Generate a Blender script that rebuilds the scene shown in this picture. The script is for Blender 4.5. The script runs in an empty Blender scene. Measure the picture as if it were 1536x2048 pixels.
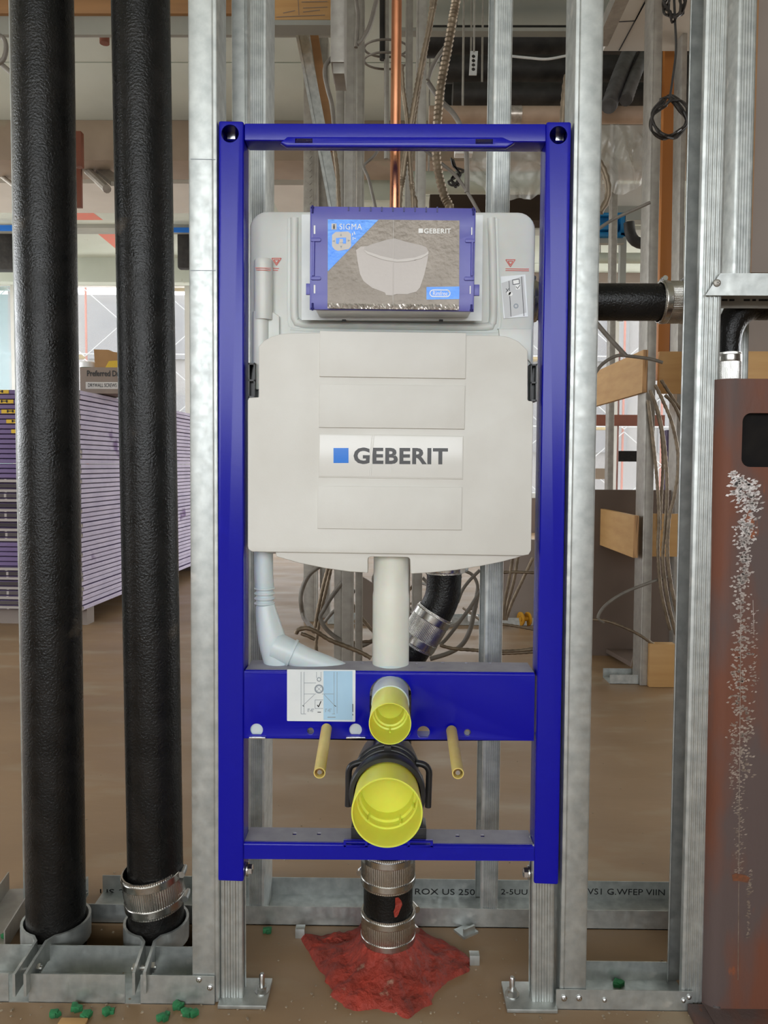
import bpy, bmesh, math, random
from mathutils import Vector, Matrix, noise
S = bpy.context.scene
COL = S.collection
PI = math.pi
rnd = random.Random(7)

# ---------------------------------------------------------------- camera
FPX = 1538.0
CAMP = Vector((0.00112, -1.11165, 0.808))
PITCH, YAW, ROLL, CYP = 0.04896, 0.01028, 0.00637, 1005.3
cd = bpy.data.cameras.new('camera')
cam = bpy.data.objects.new('camera', cd)
COL.objects.link(cam)
cd.sensor_fit = 'VERTICAL'
cd.sensor_height = 36.0
cd.lens = FPX / 2048 * 36.0
cd.shift_y = -(1024 - CYP) / 2048
cd.clip_start = 0.05
cd.clip_end = 200
RM = Matrix.Rotation(YAW, 3, 'Z') @ Matrix.Rotation(PI / 2 - PITCH, 3, 'X') @ Matrix.Rotation(ROLL, 3, 'Z')
cam.matrix_world = Matrix.Translation(CAMP) @ RM.to_4x4()
S.camera = cam

# ---------------------------------------------------------------- light
w = bpy.data.worlds.new('overcast_sky')
S.world = w
w.use_nodes = True
nt = w.node_tree
nt.nodes.clear()
wo = nt.nodes.new('ShaderNodeOutputWorld')
bg = nt.nodes.new('ShaderNodeBackground')
tc = nt.nodes.new('ShaderNodeTexCoord')
sx = nt.nodes.new('ShaderNodeSeparateXYZ')
cr = nt.nodes.new('ShaderNodeValToRGB')
cr.color_ramp.elements[0].position = 0.46
cr.color_ramp.elements[0].color = (0.62, 0.60, 0.56, 1)
cr.color_ramp.elements[1].position = 0.52
cr.color_ramp.elements[1].color = (0.93, 0.97, 1.0, 1)
mp = nt.nodes.new('ShaderNodeMapRange')
mp.inputs[1].default_value = -1
mp.inputs[2].default_value = 1
nt.links.new(tc.outputs['Generated'], sx.inputs[0])
nt.links.new(sx.outputs[2], mp.inputs[0])
nt.links.new(mp.outputs[0], cr.inputs[0])
nt.links.new(cr.outputs[0], bg.inputs[0])
nt.links.new(bg.outputs[0], wo.inputs[0])
bg.inputs[1].default_value = 7.0

def portal(name, loc, rot, sx_, sy_):
    l = bpy.data.lights.new(name, 'AREA')
    l.shape = 'RECTANGLE'
    l.size = sx_
    l.size_y = sy_
    l.cycles.is_portal = True
    o = bpy.data.objects.new(name, l)
    COL.objects.link(o)
    o.location = loc
    o.rotation_euler = rot
    return o
# daylight openings: the glazed side behind the photographer, the far glazing, and added side bands
portal('daylight_opening', (-0.5, -4.58, 1.85), (PI / 2, 0, 0), 5.8, 1.8)
portal('daylight_opening', (0.0, 8.15, 1.75), (-PI / 2, 0, 0), 12.0, 2.4)
portal('daylight_opening', (-6.45, 3.3, 1.7), (0, -PI / 2, 0), 2.6, 9.4)
portal('daylight_opening', (6.45, 4.7, 1.7), (0, PI / 2, 0), 2.6, 6.6)

S.view_settings.view_transform = 'Standard'
S.view_settings.look = 'None'
S.view_settings.gamma = 1
S.view_settings.use_curve_mapping = False
S.view_settings.exposure = -0.08

# ---------------------------------------------------------------- pixel -> world
def ray(u, v):
    return RM @ Vector(((u - 768) / FPX, -(v - CYP) / FPX, -1))
def at(u, v, Y):
    d = ray(u, v)
    return CAMP + d * ((Y - CAMP.y) / d.y)
def gnd(u, v, z=0.0):
    d = ray(u, v)
    return CAMP + d * ((z - CAMP.z) / d.z)
def xz(u, v, Y):
    p = at(u, v, Y)
    return (p.x, p.z)
def L(pts, Y):
    return [xz(u, v, Y) for u, v in pts]
def pxm(Y):            # metres per pixel at depth Y
    return (Y - CAMP.y) / FPX

# ---------------------------------------------------------------- mesh tools
WL = {}                # world location of built objects
def mesh_obj(name, me, mat, parent=None, smooth=35, origin=None):
    vs = me.vertices
    if origin is None:
        xs = [v.co.x for v in vs]; ys = [v.co.y for v in vs]; zs = [v.co.z for v in vs]
        origin = Vector(((min(xs) + max(xs)) / 2, (min(ys) + max(ys)) / 2, min(zs)))
    me.transform(Matrix.Translation(-origin))
    if mat is not None:
        me.materials.clear()
        for m in (mat if isinstance(mat, (list, tuple)) else [mat]):
            me.materials.append(m)
    if smooth:
        me.shade_smooth()
        me.set_sharp_from_angle(angle=math.radians(smooth))
    o = bpy.data.objects.new(name, me)
    COL.objects.link(o)
    WL[o.name] = origin.copy()
    if parent is not None:
        o.parent = parent
        o.location = origin - WL[parent.name]
    else:
        o.location = origin
    return o
def tag(o, label=None, cat=None, group=None, kind=None):
    if label: o['label'] = label
    if cat: o['category'] = cat
    if group: o['group'] = group
    if kind: o['kind'] = kind
    return o
def thing(name, loc, label, cat, group=None):
    o = bpy.data.objects.new(name, None)
    o.empty_display_size = 0.05
    COL.objects.link(o)
    o.location = loc
    WL[o.name] = Vector(loc)
    return tag(o, label, cat, group)

class MB:
    def __init__(s):
        s.v = []; s.f = []; s.mi = []
    def add(s, v, f, mi=0):
        n = len(s.v)
        s.v += [tuple(p) for p in v]
        s.f += [tuple(i + n for i in q) for q in f]
        s.mi += [mi] * len(f)
        return s
    def box(s, x0, x1, y0, y1, z0, z1, M=None, mi=0):
        v = [Vector(p) for p in ((x0, y0, z0), (x1, y0, z0), (x1, y1, z0), (x0, y1, z0), (x0, y0, z1), (x1, y0, z1), (x1, y1, z1), (x0, y1, z1))]
        if M is not None: v = [M @ p for p in v]
        return s.add(v, [(0, 3, 2, 1), (4, 5, 6, 7), (0, 1, 5, 4), (1, 2, 6, 5), (2, 3, 7, 6), (3, 0, 4, 7)], mi)
    def bar(s, a, b, wx, wy, mi=0):          # square bar from a to b
        a = Vector(a); b = Vector(b); d = (b - a)
        q = d.to_track_quat('Z', 'Y').to_matrix().to_4x4()
        M = Matrix.Translation(a) @ q
        return s.box(-wx / 2, wx / 2, -wy / 2, wy / 2, 0, d.length, M, mi)
    def hexa(s, c, mi=0):                    # 8 corners
        return s.add(c, [(0, 3, 2, 1), (4, 5, 6, 7), (0, 1, 5, 4), (1, 2, 6, 5), (2, 3, 7, 6), (3, 0, 4, 7)], mi)
    def prism_z(s, poly, p0, p1):            # polygon (x,y) carried from p0 to p1
        n = len(poly)
        v = [(p0[0] + x, p0[1] + y, p0[2]) for x, y in poly] + [(p1[0] + x, p1[1] + y, p1[2]) for x, y in poly]
        f = [(i, (i + 1) % n, n + (i + 1) % n, n + i) for i in range(n)]
        f += [tuple(range(n - 1, -1, -1)), tuple(range(n, 2 * n))]
        return s.add(v, f)
    def prism_y(s, poly, y0, y1, mi=0):      # polygon (x,z) from y0 to y1
        n = len(poly)
        v = [(x, y0, z) for x, z in poly] + [(x, y1, z) for x, z in poly]
        f = [(i, (i + 1) % n, n + (i + 1) % n, n + i) for i in range(n)]
        f += [tuple(range(n - 1, -1, -1)), tuple(range(n, 2 * n))]
        return s.add(v, f, mi)
    def tube(s, path, r, n=16, caps=True, hollow=None):
        P = [Vector(p) for p in path]
        m = len(P)
        R_ = r if isinstance(r, (list, tuple)) else [r] * m
        T = []
        for i in range(m):
            d = P[min(i + 1, m - 1)] - P[max(i - 1, 0)]
            T.append(d.normalized())
        up = Vector((0, 0, 1)) if abs(T[0].z) < 0.9 else Vector((1, 0, 0))
        N = (up - T[0] * up.dot(T[0])).normalized()
        v = []; f = []
        for i in range(m):
            if i:
                N = (N - T[i] * N.dot(T[i]))
                N.normalize()
            B = T[i].cross(N)
            for k in range(n):
                a = 2 * PI * k / n
                v.append(P[i] + (N * math.cos(a) + B * math.sin(a)) * R_[i])
        for i in range(m - 1):
            for k in range(n):
                k2 = (k + 1) % n
                f.append((i * n + k, i * n + k2, (i + 1) * n + k2, (i + 1) * n + k))
        if caps:
            f.append(tuple(range(n - 1, -1, -1)))
            f.append(tuple(range((m - 1) * n, m * n)))
        return s.add(v, f)
    def lathe(s, prof, o, axis, n=48, mod=None, closed=False, x=None):
        # prof: (radius, distance along axis); mod(angle, index) -> radius factor
        A = Vector(axis).normalized(); o = Vector(o)
        up = Vector((0, 0, 1)) if abs(A.z) < 0.9 else Vector((0, -1, 0))
        N = (up - A * up.dot(A)).normalized(); B = A.cross(N)
        v = []; f = []; m = len(prof)
        for i, (r, d) in enumerate(prof):
            for k in range(n):
                a = 2 * PI * k / n
                rr = r * (mod(a, i) if mod else 1)
                v.append(o + A * d + (N * math.cos(a) + B * math.sin(a)) * rr)
        for i in range(m - 1 + (1 if closed else 0)):
            j = (i + 1) % m
            for k in range(n):
                k2 = (k + 1) % n
                f.append((i * n + k, i * n + k2, j * n + k2, j * n + k))
        if not closed:
            if prof[0][0] > 1e-6: f.append(tuple(range(n - 1, -1, -1)))
            if prof[-1][0] > 1e-6: f.append(tuple(range((m - 1) * n, m * n)))
        return s.add(v, f)
    def mesh(s, name, bevel=0, seg=2):
        me = bpy.data.meshes.new(name)
        me.from_pydata(s.v, [], s.f)
        if any(s.mi): me.polygons.foreach_set('material_index', s.mi)
        bm = bmesh.new(); bm.from_mesh(me)
        bmesh.ops.remove_doubles(bm, verts=bm.verts, dist=1e-6)
        bmesh.ops.recalc_face_normals(bm, faces=bm.faces)
        if bevel:
            es = [e for e in bm.edges if len(e.link_faces) == 2 and e.calc_face_angle(0) > 0.5]
            bmesh.ops.bevel(bm, geom=es, offset=bevel, segments=seg, affect='EDGES', profile=0.6, clamp_overlap=True)
        bm.to_mesh(me); bm.free()
        return me
    def build(s, name, mat, parent=None, bevel=0, smooth=35, seg=2):
        return mesh_obj(name, s.mesh(name, bevel, seg), mat, parent, smooth)

def ev_mesh(o, name):
    COL.objects.link(o)
    dg = bpy.context.evaluated_depsgraph_get()
    dg.update()
    me = bpy.data.meshes.new_from_object(o.evaluated_get(dg))
    me.name = name
    d = o.data
    bpy.data.objects.remove(o)
    return me
def plate_mesh(loops, t, fn, bevel=0.0, name='plate'):
    """flat plate with holes; loops of (a,b); fn maps (a,b,c) with c in 0..t to world"""
    cu = bpy.data.curves.new(name, 'CURVE')
    cu.dimensions = '2D'
    cu.fill_mode = 'BOTH'
    cu.extrude = t / 2 - bevel
    cu.bevel_depth = bevel
    cu.bevel_resolution = 1
    for lp in loops:
        sp = cu.splines.new('POLY')
        sp.points.add(len(lp) - 1)
        for p, (a, b) in zip(sp.points, lp):
            p.co = (a, b, 0, 1)
        sp.use_cyclic_u = True
    me = ev_mesh(bpy.data.objects.new(name, cu), name)
    for v in me.vertices:
        v.co = fn(v.co.x, v.co.y, v.co.z + t / 2)
    bm = bmesh.new(); bm.from_mesh(me)
    bmesh.ops.remove_doubles(bm, verts=bm.verts, dist=1e-6)
    bmesh.ops.recalc_face_normals(bm, faces=bm.faces)
    bm.to_mesh(me); bm.free()
    return me
def plate(name, loops, Y, t, mat, parent=None, bevel=0.0):     # front face at Y, going back to Y+t
    return mesh_obj(name, plate_mesh(loops, t, lambda a, b, c: (a, Y + t - c, b), bevel, name), mat, parent)
def boolean(me, cutter_me, name):
    o = bpy.data.objects.new(name, me)
    c = bpy.data.objects.new('cutter', cutter_me)
    COL.objects.link(c)
    m = o.modifiers.new('b', 'BOOLEAN'); m.object = c; m.operation = 'DIFFERENCE'; m.solver = 'EXACT'
    r = ev_mesh(o, name)
    bpy.data.objects.remove(c)
    return r
def circ(cx, cz, r, n=28, flat=None):
    p = []
    for k in range(n):
        a = 2 * PI * k / n
        z = cz + r * math.sin(a)
        if flat is not None: z = max(z, cz - r * flat)
        p.append((cx + r * math.cos(a), z))
    return p
def rrect(x0, z0, x1, z1, r, n=6):
    p = []
    for cx, cz, a0 in ((x1 - r, z1 - r, 0), (x0 + r, z1 - r, PI / 2), (x0 + r, z0 + r, PI), (x1 - r, z0 + r, 1.5 * PI)):
        for k in range(n + 1):
            a = a0 + PI / 2 * k / n
            p.append((cx + r * math.cos(a), cz + r * math.sin(a)))
    return p
def pxrect(u0, v0, u1, v1, Y, r=0.0):
    (a, b), (c, d) = xz(u0, v1, Y), xz(u1, v0, Y)
    if r: return rrect(a, b, c, d, r)
    return [(a, b), (c, b), (c, d), (a, d)]
def spline(pts, step=0.02):                 # Catmull-Rom through points
    P = [Vector(p) for p in pts]
    P = [P[0] * 2 - P[1]] + P + [P[-1] * 2 - P[-2]]
    out = []
    for i in range(1, len(P) - 2):
        n = max(2, int((P[i + 1] - P[i]).length / step))
        for k in range(n):
            t = k / n
            a, b, c, d = P[i - 1], P[i], P[i + 1], P[i + 2]
            out.append(0.5 * ((2 * b) + (c - a) * t + (2 * a - 5 * b + 4 * c - d) * t * t + (3 * b - a - 3 * c + d) * t ** 3))
    out.append(P[-2])
    return out
def text_obj(name, body, box, Y, mat, parent, bold=0.0, fn=None, t=0.0006, shear=0.0, spacing=1.0):
    """flat lettering fitted into a pixel box on the plane Y (or mapped by fn from 0..1)"""
    cu = bpy.data.curves.new(name, 'FONT')
    cu.body = body
    cu.offset = bold
    cu.shear = shear
    cu.space_character = spacing
    cu.extrude = 0.01
    cu.resolution_u = 3
    me = ev_mesh(bpy.data.objects.new(name, cu), name)
    xs = [v.co.x for v in me.vertices]; ys = [v.co.y for v in me.vertices]
    x0, x1, y0, y1 = min(xs), max(xs), min(ys), max(ys)
    if fn is None:
        (a, b), (c, d) = xz(box[0], box[3], Y), xz(box[2], box[1], Y)
        for v in me.vertices:
            v.co = (a + (c - a) * (v.co.x - x0) / (x1 - x0), Y if v.co.z > 0 else Y + t, b + (d - b) * (v.co.y - y0) / (y1 - y0))
    else:
        for v in me.vertices:
            v.co = fn((v.co.x - x0) / (x1 - x0), (v.co.y - y0) / (y1 - y0), 0 if v.co.z > 0 else t)
    return mesh_obj(name, me, mat, parent, 0)

# ---------------------------------------------------------------- materials
MATS = {}
def mat(name, col, rough=0.5, metal=0.0, col2=None, nscale=20.0, ncon=(0.35, 0.65), stretch=(1, 1, 1), bump=0.0, bscale=80.0, bdist=0.002,
        coat=0.0, rvar=0.0, spec=0.5, trans=0.0, alpha=1.0, sss=0.0, col3=None, n3=6.0, c3=(0.6, 0.7), emis=None, world=False, detail=4.0, voro=False):
    m = bpy.data.materials.new(name)
    MATS[name] = m
    m.use_nodes = True
    t = m.node_tree
    b = t.nodes['Principled BSDF']
    b.inputs['Base Color'].default_value = (*col, 1)
    b.inputs['Roughness'].default_value = rough
    b.inputs['Metallic'].default_value = metal
    b.inputs['Coat Weight'].default_value = coat
    b.inputs['Coat Roughness'].default_value = 0.15
    b.inputs['Specular IOR Level'].default_value = spec
    b.inputs['Transmission Weight'].default_value = trans
    b.inputs['Alpha'].default_value = alpha
    if sss:
        b.inputs['Subsurface Weight'].default_value = sss
        b.inputs['Subsurface Scale'].default_value = 0.01
    N = t.nodes.new
    if world:
        g = N('ShaderNodeNewGeometry'); src = g.outputs['Position']
    else:
        g = N('ShaderNodeTexCoord'); src = g.outputs['Object']
    mp_ = N('ShaderNodeMapping'); mp_.inputs['Scale'].default_value = stretch
    t.links.new(src, mp_.inputs[0])
    def nz(scale, det=detail):
        n = N('ShaderNodeTexVoronoi' if voro else 'ShaderNodeTexNoise')
        n.inputs['Scale'].default_value = scale
        if not voro: n.inputs['Detail'].default_value = det
        t.links.new(mp_.outputs[0], n.inputs['Vector'])
        return n.outputs[1] if voro else n.outputs[0]
    def nz2(scale, det=4):
        n = N('ShaderNodeTexNoise'); n.inputs['Scale'].default_value = scale; n.inputs['Detail'].default_value = det
        t.links.new(mp_.outputs[0], n.inputs['Vector']); return n.outputs[0]
    cur = None
    if col2 is not None:
        r = N('ShaderNodeValToRGB')
        r.color_ramp.elements[0].position = ncon[0]; r.color_ramp.elements[0].color = (*col, 1)
        r.color_ramp.elements[1].position = ncon[1]; r.color_ramp.elements[1].color = (*col2, 1)
        t.links.new(nz(nscale), r.inputs[0])
        cur = r.outputs[0]
    if col3 is not None:
        r = N('ShaderNodeValToRGB')
        r.color_ramp.elements[0].position = c3[0]; r.color_ramp.elements[0].color = (0, 0, 0, 1)
        r.color_ramp.elements[1].position = c3[1]; r.color_ramp.elements[1].color = (1, 1, 1, 1)
        t.links.new(nz2(n3, 5), r.inputs[0])
        mx = N('ShaderNodeMix'); mx.data_type = 'RGBA'
        t.links.new(r.outputs[0], mx.inputs[0])
        if cur: t.links.new(cur, mx.inputs[6])
        else: mx.inputs[6].default_value = (*col, 1)
        mx.inputs[7].default_value = (*col3, 1)
        cur = mx.outputs[2]
    if cur: t.links.new(cur, b.inputs['Base Color'])
    if rvar:
        mr = N('ShaderNodeMapRange')
        mr.inputs[3].default_value = max(0.02, rough - rvar); mr.inputs[4].default_value = rough + rvar
        mr.inputs[1].default_value = 0.3; mr.inputs[2].default_value = 0.7
        t.links.new(nz2(nscale * 1.7), mr.inputs[0])
        t.links.new(mr.outputs[0], b.inputs['Roughness'])
    if bump:
        bp = N('ShaderNodeBump')
        bp.inputs['Strength'].default_value = bump
        bp.inputs['Distance'].default_value = bdist
        t.links.new(nz2(bscale, 3), bp.inputs['Height'])
        t.links.new(bp.outputs[0], b.inputs['Normal'])
    if emis:
        b.inputs['Emission Color'].default_value = (*emis[0], 1)
        b.inputs['Emission Strength'].default_value = emis[1]
    return m
def srgb(r, g, b):
    f = lambda c: (c / 255 / 12.92) if c <= 10 else ((c / 255 + 0.055) / 1.055) ** 2.4
    return (f(r), f(g), f(b))
GALV = mat('galvanized_steel', (0.42, 0.44, 0.43), 0.46, 0.85, (0.58, 0.60, 0.58), 55, (0.3, 0.7), rvar=0.07, bump=0.05, bscale=300, bdist=0.0005, col3=(0.66, 0.66, 0.63), n3=25, c3=(0.66, 0.74))
GALVD = mat('shade_toned_galvanized_steel', (0.34, 0.32, 0.29), 0.5, 0.7, (0.44, 0.42, 0.38), 30, (0.3, 0.7), rvar=0.08)  # darker, browner galvanized copy; dim background light put into the colour
BLUE = mat('blue_powder_coat', srgb(5, 7, 160), 0.24, 0.0, bump=0.05, bscale=260, bdist=0.0012, coat=0.0, spec=0.38, col3=srgb(9, 12, 166), n3=30, c3=(0.6, 0.75))
IRON = mat('black_cast_iron', (0.006, 0.0058, 0.0055), 0.30, 0.0, (0.014, 0.0125, 0.0115), 22, (0.4, 0.75), bump=0.5, bscale=300, bdist=0.0022, rvar=0.08, spec=0.3, col3=(0.10, 0.078, 0.055), n3=11, c3=(0.68, 0.80))
BPLA = mat('black_plastic', (0.014, 0.014, 0.015), 0.36, 0.0, col2=(0.03, 0.03, 0.03), nscale=25)
COPP = mat('copper', (0.80, 0.36, 0.20), 0.30, 1.0, (0.55, 0.20, 0.10), 14, (0.4, 0.7), stretch=(1, 1, 0.5), rvar=0.08)
STAIN = mat('stainless_steel', (0.66, 0.64, 0.60), 0.25, 1.0, (0.5, 0.48, 0.45), 30, rvar=0.06)
ZINC = mat('zinc_plated_bolt', (0.72, 0.72, 0.72), 0.25, 1.0, (0.6, 0.6, 0.6), 60)
FOAM = mat('white_foam_shell', srgb(222, 220, 214), 0.62, 0.0, srgb(213, 210, 203), 9, bump=0.12, bscale=420, bdist=0.0008, col3=srgb(206, 200, 188), n3=7, c3=(0.68, 0.85))
TANK = mat('milky_tank_plastic', srgb(214, 215, 210), 0.38, 0.0, srgb(200, 201, 195), 8, bump=0.05, bscale=60, sss=0.2)
PEWH = mat('white_pipe_plastic', srgb(226, 226, 215), 0.3, 0.0, srgb(216, 216, 205), 12, sss=0.25)
HOSE = mat('white_hose_plastic', srgb(215, 224, 226), 0.35, 0.0, srgb(203, 213, 216), 12, sss=0.3)
SHEET = mat('white_sheet_plastic', srgb(222, 225, 224), 0.35, 0.0, srgb(205, 210, 212), 25)
VIOL = mat('violet_blue_plastic', srgb(84, 84, 168), 0.35, 0.0, srgb(94, 92, 172), 14, bump=0.06, bscale=60, sss=0.1)
VIOLD = mat('dark_blue_plastic', srgb(22, 20, 100), 0.4, 0.0, srgb(28, 26, 110), 14)
YELL = mat('yellow_cap_plastic', (0.84, 0.83, 0.12), 0.35, 0.0, (0.78, 0.76, 0.10), 16, sss=0.5)
DUSTB = mat('dusty_blue_paint', srgb(158, 156, 166), 0.6, 0.0, srgb(146, 144, 156), 40, (0.35, 0.65), col3=srgb(60, 60, 140), n3=30, c3=(0.68, 0.8))
TANS = mat('tan_sleeve_plastic', srgb(226, 202, 122), 0.4, 0.0, srgb(216, 190, 106), 30, sss=0.2)
WHITE = mat('white_print', (0.82, 0.82, 0.8), 0.4)
STICK = mat('glossy_white_label', srgb(226, 224, 219), 0.24, 0.0, srgb(222, 220, 214), 12, bump=0.06, bscale=14, bdist=0.003)
LOGOB = mat('logo_blue', srgb(10, 118, 222), 0.15, 0.0, srgb(16, 122, 222), 20)
LOGOK = mat('logo_black', srgb(52, 50, 50), 0.25)
CARD = mat('printed_card_taupe', srgb(108, 98, 86), 0.33, 0.25, srgb(130, 120, 108), 10, bump=0.35, bscale=130, bdist=0.002, detail=6)
CARDT = mat('printed_card_bowl', srgb(186, 178, 172), 0.38, 0.05, srgb(178, 170, 164), 8, bump=0.15, bscale=130, bdist=0.0015)
CARDS = mat('printed_card_seat', srgb(172, 164, 158), 0.38, 0.05, srgb(166, 158, 152), 8, bump=0.15, bscale=130, bdist=0.0015)
CARDL = mat('printed_card_rim', srgb(200, 194, 188), 0.4)
CARDB = mat('printed_card_blue', srgb(38, 122, 228), 0.28, 0.1, srgb(96, 158, 236), 12, bump=0.3, bscale=130, bdist=0.002)
FOIL = mat('crinkled_film', (0.62, 0.57, 0.53), 0.3, 0.6, (0.42, 0.38, 0.34), 60)
PAPER = mat('white_sticker_paper', srgb(228, 231, 233), 0.45, 0.0, srgb(222, 226, 229), 30)
LBLUE = mat('light_blue_sticker_print', srgb(174, 208, 234), 0.45, 0.0, srgb(168, 203, 230), 30)
GREYP = mat('grey_sticker_print', srgb(196, 197, 198), 0.5)
INK = mat('dark_ink', srgb(70, 72, 76), 0.5)
INKL = mat('pale_ink', srgb(150, 158, 166), 0.5)
INKK = mat('black_ink', srgb(18, 18, 20), 0.5)
REDI = mat('red_print', srgb(205, 96, 84), 0.5)
FIRE = mat('red_firestop_mortar', srgb(166, 56, 40), 0.7, 0.0, srgb(122, 44, 32), 26, (0.35, 0.7), bump=0.9, bscale=70, bdist=0.01, col3=srgb(160, 125, 105), n3=40, c3=(0.66, 0.76))
RUST = mat('rusty_steel', srgb(92, 78, 75), 0.6, 0.0, srgb(112, 70, 54), 12, (0.42, 0.6), stretch=(1, 1, 0.35), bump=0.4, bscale=140, bdist=0.0015, spec=0.25, col3=srgb(160, 86, 42), n3=38, c3=(0.66, 0.74))
BARE = mat('ground_bare_steel', (0.8, 0.75, 0.72), 0.34, 1.0, (0.42, 0.37, 0.34), 90)
DARKH = mat('dark_steel_plate', (0.009, 0.008, 0.008), 0.85, 0.0, (0.014, 0.012, 0.011), 40, spec=0.15)
FLOORM = mat('bare_concrete_floor', srgb(136, 110, 82), 0.5, 0.0, srgb(152, 123, 91), 2.2, (0.3, 0.7), stretch=(0.6, 1.5, 1), bump=0.25, bscale=30, bdist=0.002, rvar=0.1, col3=srgb(158, 141, 116), n3=5.5, c3=(0.54, 0.76), world=True, detail=7)
CEILM = mat('board_formed_concrete', srgb(200, 208, 200), 0.8, 0.0, srgb(184, 192, 182), 1.6, (0.3, 0.7), bump=0.25, bscale=25, bdist=0.003, col3=srgb(160, 152, 136), n3=9, c3=(0.70, 0.78), world=True, detail=7)
BEAMM = mat('primed_brown_beam', srgb(142, 126, 110), 0.6, 0.0, srgb(158, 142, 124), 3, col3=srgb(150, 140, 122), n3=2.2, c3=(0.58, 0.62))
GREYB = mat('grey_beam', srgb(150, 152, 146), 0.6, 0.0, srgb(160, 162, 154), 4)
WOODT = mat('tan_timber', srgb(150, 112, 74), 0.6, 0.0, srgb(168, 126, 84), 5, stretch=(0.3, 1, 4))
PLY = mat('plywood_face', srgb(186, 142, 88), 0.6, 0.0, srgb(202, 160, 104), 6, (0.3, 0.7), stretch=(0.6, 1, 5), bump=0.06, bscale=60)
PLYE = mat('plywood_edge', srgb(196, 152, 104), 0.65, 0.0, srgb(132, 96, 62), 12, (0.45, 0.55), stretch=(12, 1, 0.4))
CARTON = mat('brown_cardboard', srgb(168, 128, 84), 0.75, 0.0, srgb(156, 118, 76), 10)
CARTG = mat('grey_cardboard', srgb(140, 124, 112), 0.7, 0.0, srgb(132, 116, 104), 10)
DRYW = mat('purple_drywall_paper', srgb(104, 86, 128), 0.7, 0.0, srgb(112, 94, 136), 6)
DRYE = mat('lilac_drywall_edge', srgb(206, 196, 216), 0.75, 0.0, srgb(192, 182, 204), 8, col3=srgb(128, 104, 148), n3=5, c3=(0.64, 0.72), world=True)
YTAG = mat('yellow_label', srgb(214, 176, 44), 0.6, 0.0, srgb(206, 168, 40), 30)
DUCT = mat('black_duct_wrap', (0.008, 0.0075, 0.007), 0.62, 0.0, (0.03, 0.028, 0.026), 12, bump=0.4, bscale=20, bdist=0.01)
FLEX = mat('grey_flex_duct', (0.10, 0.10, 0.105), 0.5, 0.0, (0.05, 0.05, 0.05), 20)
WRAP = mat('tan_pipe_wrap', srgb(186, 162, 142), 0.6, 0.0, srgb(164, 142, 122), 8)
WDUCT = mat('pale_green_duct', srgb(196, 204, 190), 0.55, 0.0, srgb(180, 190, 178), 5)
PSHEET = mat('clear_plastic_sheet', (0.72, 0.72, 0.68), 0.2, 0.0, (0.6, 0.6, 0.56), 6, alpha=0.45, bump=0.3, bscale=10, bdist=0.02)
WBOARD = mat('white_ceiling_board', srgb(214, 212, 206), 0.7, 0.0, srgb(206, 204, 198), 3)
CABLE = mat('armoured_cable_steel', (0.27, 0.21, 0.145), 0.48, 0.6, (0.17, 0.13, 0.09), 40)
CABLEG = mat('grey_cable_sheath', (0.22, 0.20, 0.17), 0.5, 0.1, (0.16, 0.14, 0.12), 30)
BWIRE = mat('black_wire', (0.02, 0.018, 0.016), 0.5, 0.0, (0.04, 0.034, 0.03), 30)
BULKM = mat('shadow_toned_bulkhead', srgb(74, 62, 52), 0.8, 0.0, srgb(62, 52, 44), 3, spec=0.2)  # brown board with the shadow on it put into the colour
BOARDD = mat('brown_wall_board', srgb(112, 96, 86), 0.75, 0.0, srgb(98, 84, 74), 3)
GREYD = mat('grey_wall_board', srgb(150, 138, 130), 0.75, 0.0, srgb(140, 128, 120), 3)
BROWNR = mat('red_brown_primer', srgb(120, 66, 46), 0.6, 0.0, srgb(106, 58, 42), 6)
ORANGE = mat('orange_scaffold', (0.20, 0.055, 0.035), 0.5, 0.0, (0.18, 0.05, 0.03), 4)
SCAFW = mat('scaffold_steel', (0.26, 0.26, 0.26), 0.5, 0.0, (0.2, 0.2, 0.2), 4)
SCAFY = mat('scaffold_plank', (0.22, 0.16, 0.06), 0.6, 0.0, (0.2, 0.14, 0.05), 4)
NETM = mat('far_facade', (0.15, 0.14, 0.138), 0.8, 0.0, (0.125, 0.118, 0.12), 0.6)
FWIN = mat('far_window_opening', (0.09, 0.088, 0.095), 0.6, 0.0, (0.105, 0.1, 0.105), 2)
WFRAME = mat('white_window_frame', srgb(218, 218, 214), 0.4, 0.0, srgb(210, 210, 206), 5)
GLASS = mat('window_glass', (0.86, 0.93, 0.95), 0.02, 0.0, alpha=0.12, spec=0.5)
BLUEG = mat('pale_blue_glass', srgb(178, 206, 214), 0.2, 0.0, srgb(170, 200, 208), 3, alpha=0.5)
BLUEX = mat('bright_blue_plastic', srgb(20, 130, 190), 0.4, 0.0, srgb(14, 112, 170), 8)
BLUET = mat('blue_tape', srgb(20, 110, 210), 0.5, 0.0, srgb(24, 116, 214), 8)
REDSP = mat('pink_spray_paint', srgb(226, 130, 118), 0.8, 0.0, srgb(214, 140, 124), 20)
GREEN = mat('green_debris', srgb(52, 140, 86), 0.6, 0.0, srgb(30, 90, 54), 60)
CHIPM = mat('mortar_crumb', srgb(168, 152, 130), 0.85, 0.0, srgb(140, 124, 104), 30)
AMBER = mat('amber_plastic', srgb(200, 146, 36), 0.35, 0.0, srgb(180, 124, 26), 20)
ORLIGHT = mat('orange_light_painted_board', srgb(186, 118, 48), 0.45, 0.0, srgb(160, 98, 44), 2, stretch=(1, 1, 0.3))  # orange light on a drywall end, put into the board colour
PURP = mat('purple_trim', srgb(78, 62, 96), 0.6, 0.0, srgb(70, 56, 88), 6)
PRINTW = mat('printed_end_tape', srgb(170, 160, 150), 0.7, 0.0, srgb(48, 40, 40), 40, (0.48, 0.52), stretch=(3, 1, 0.6))

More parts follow.
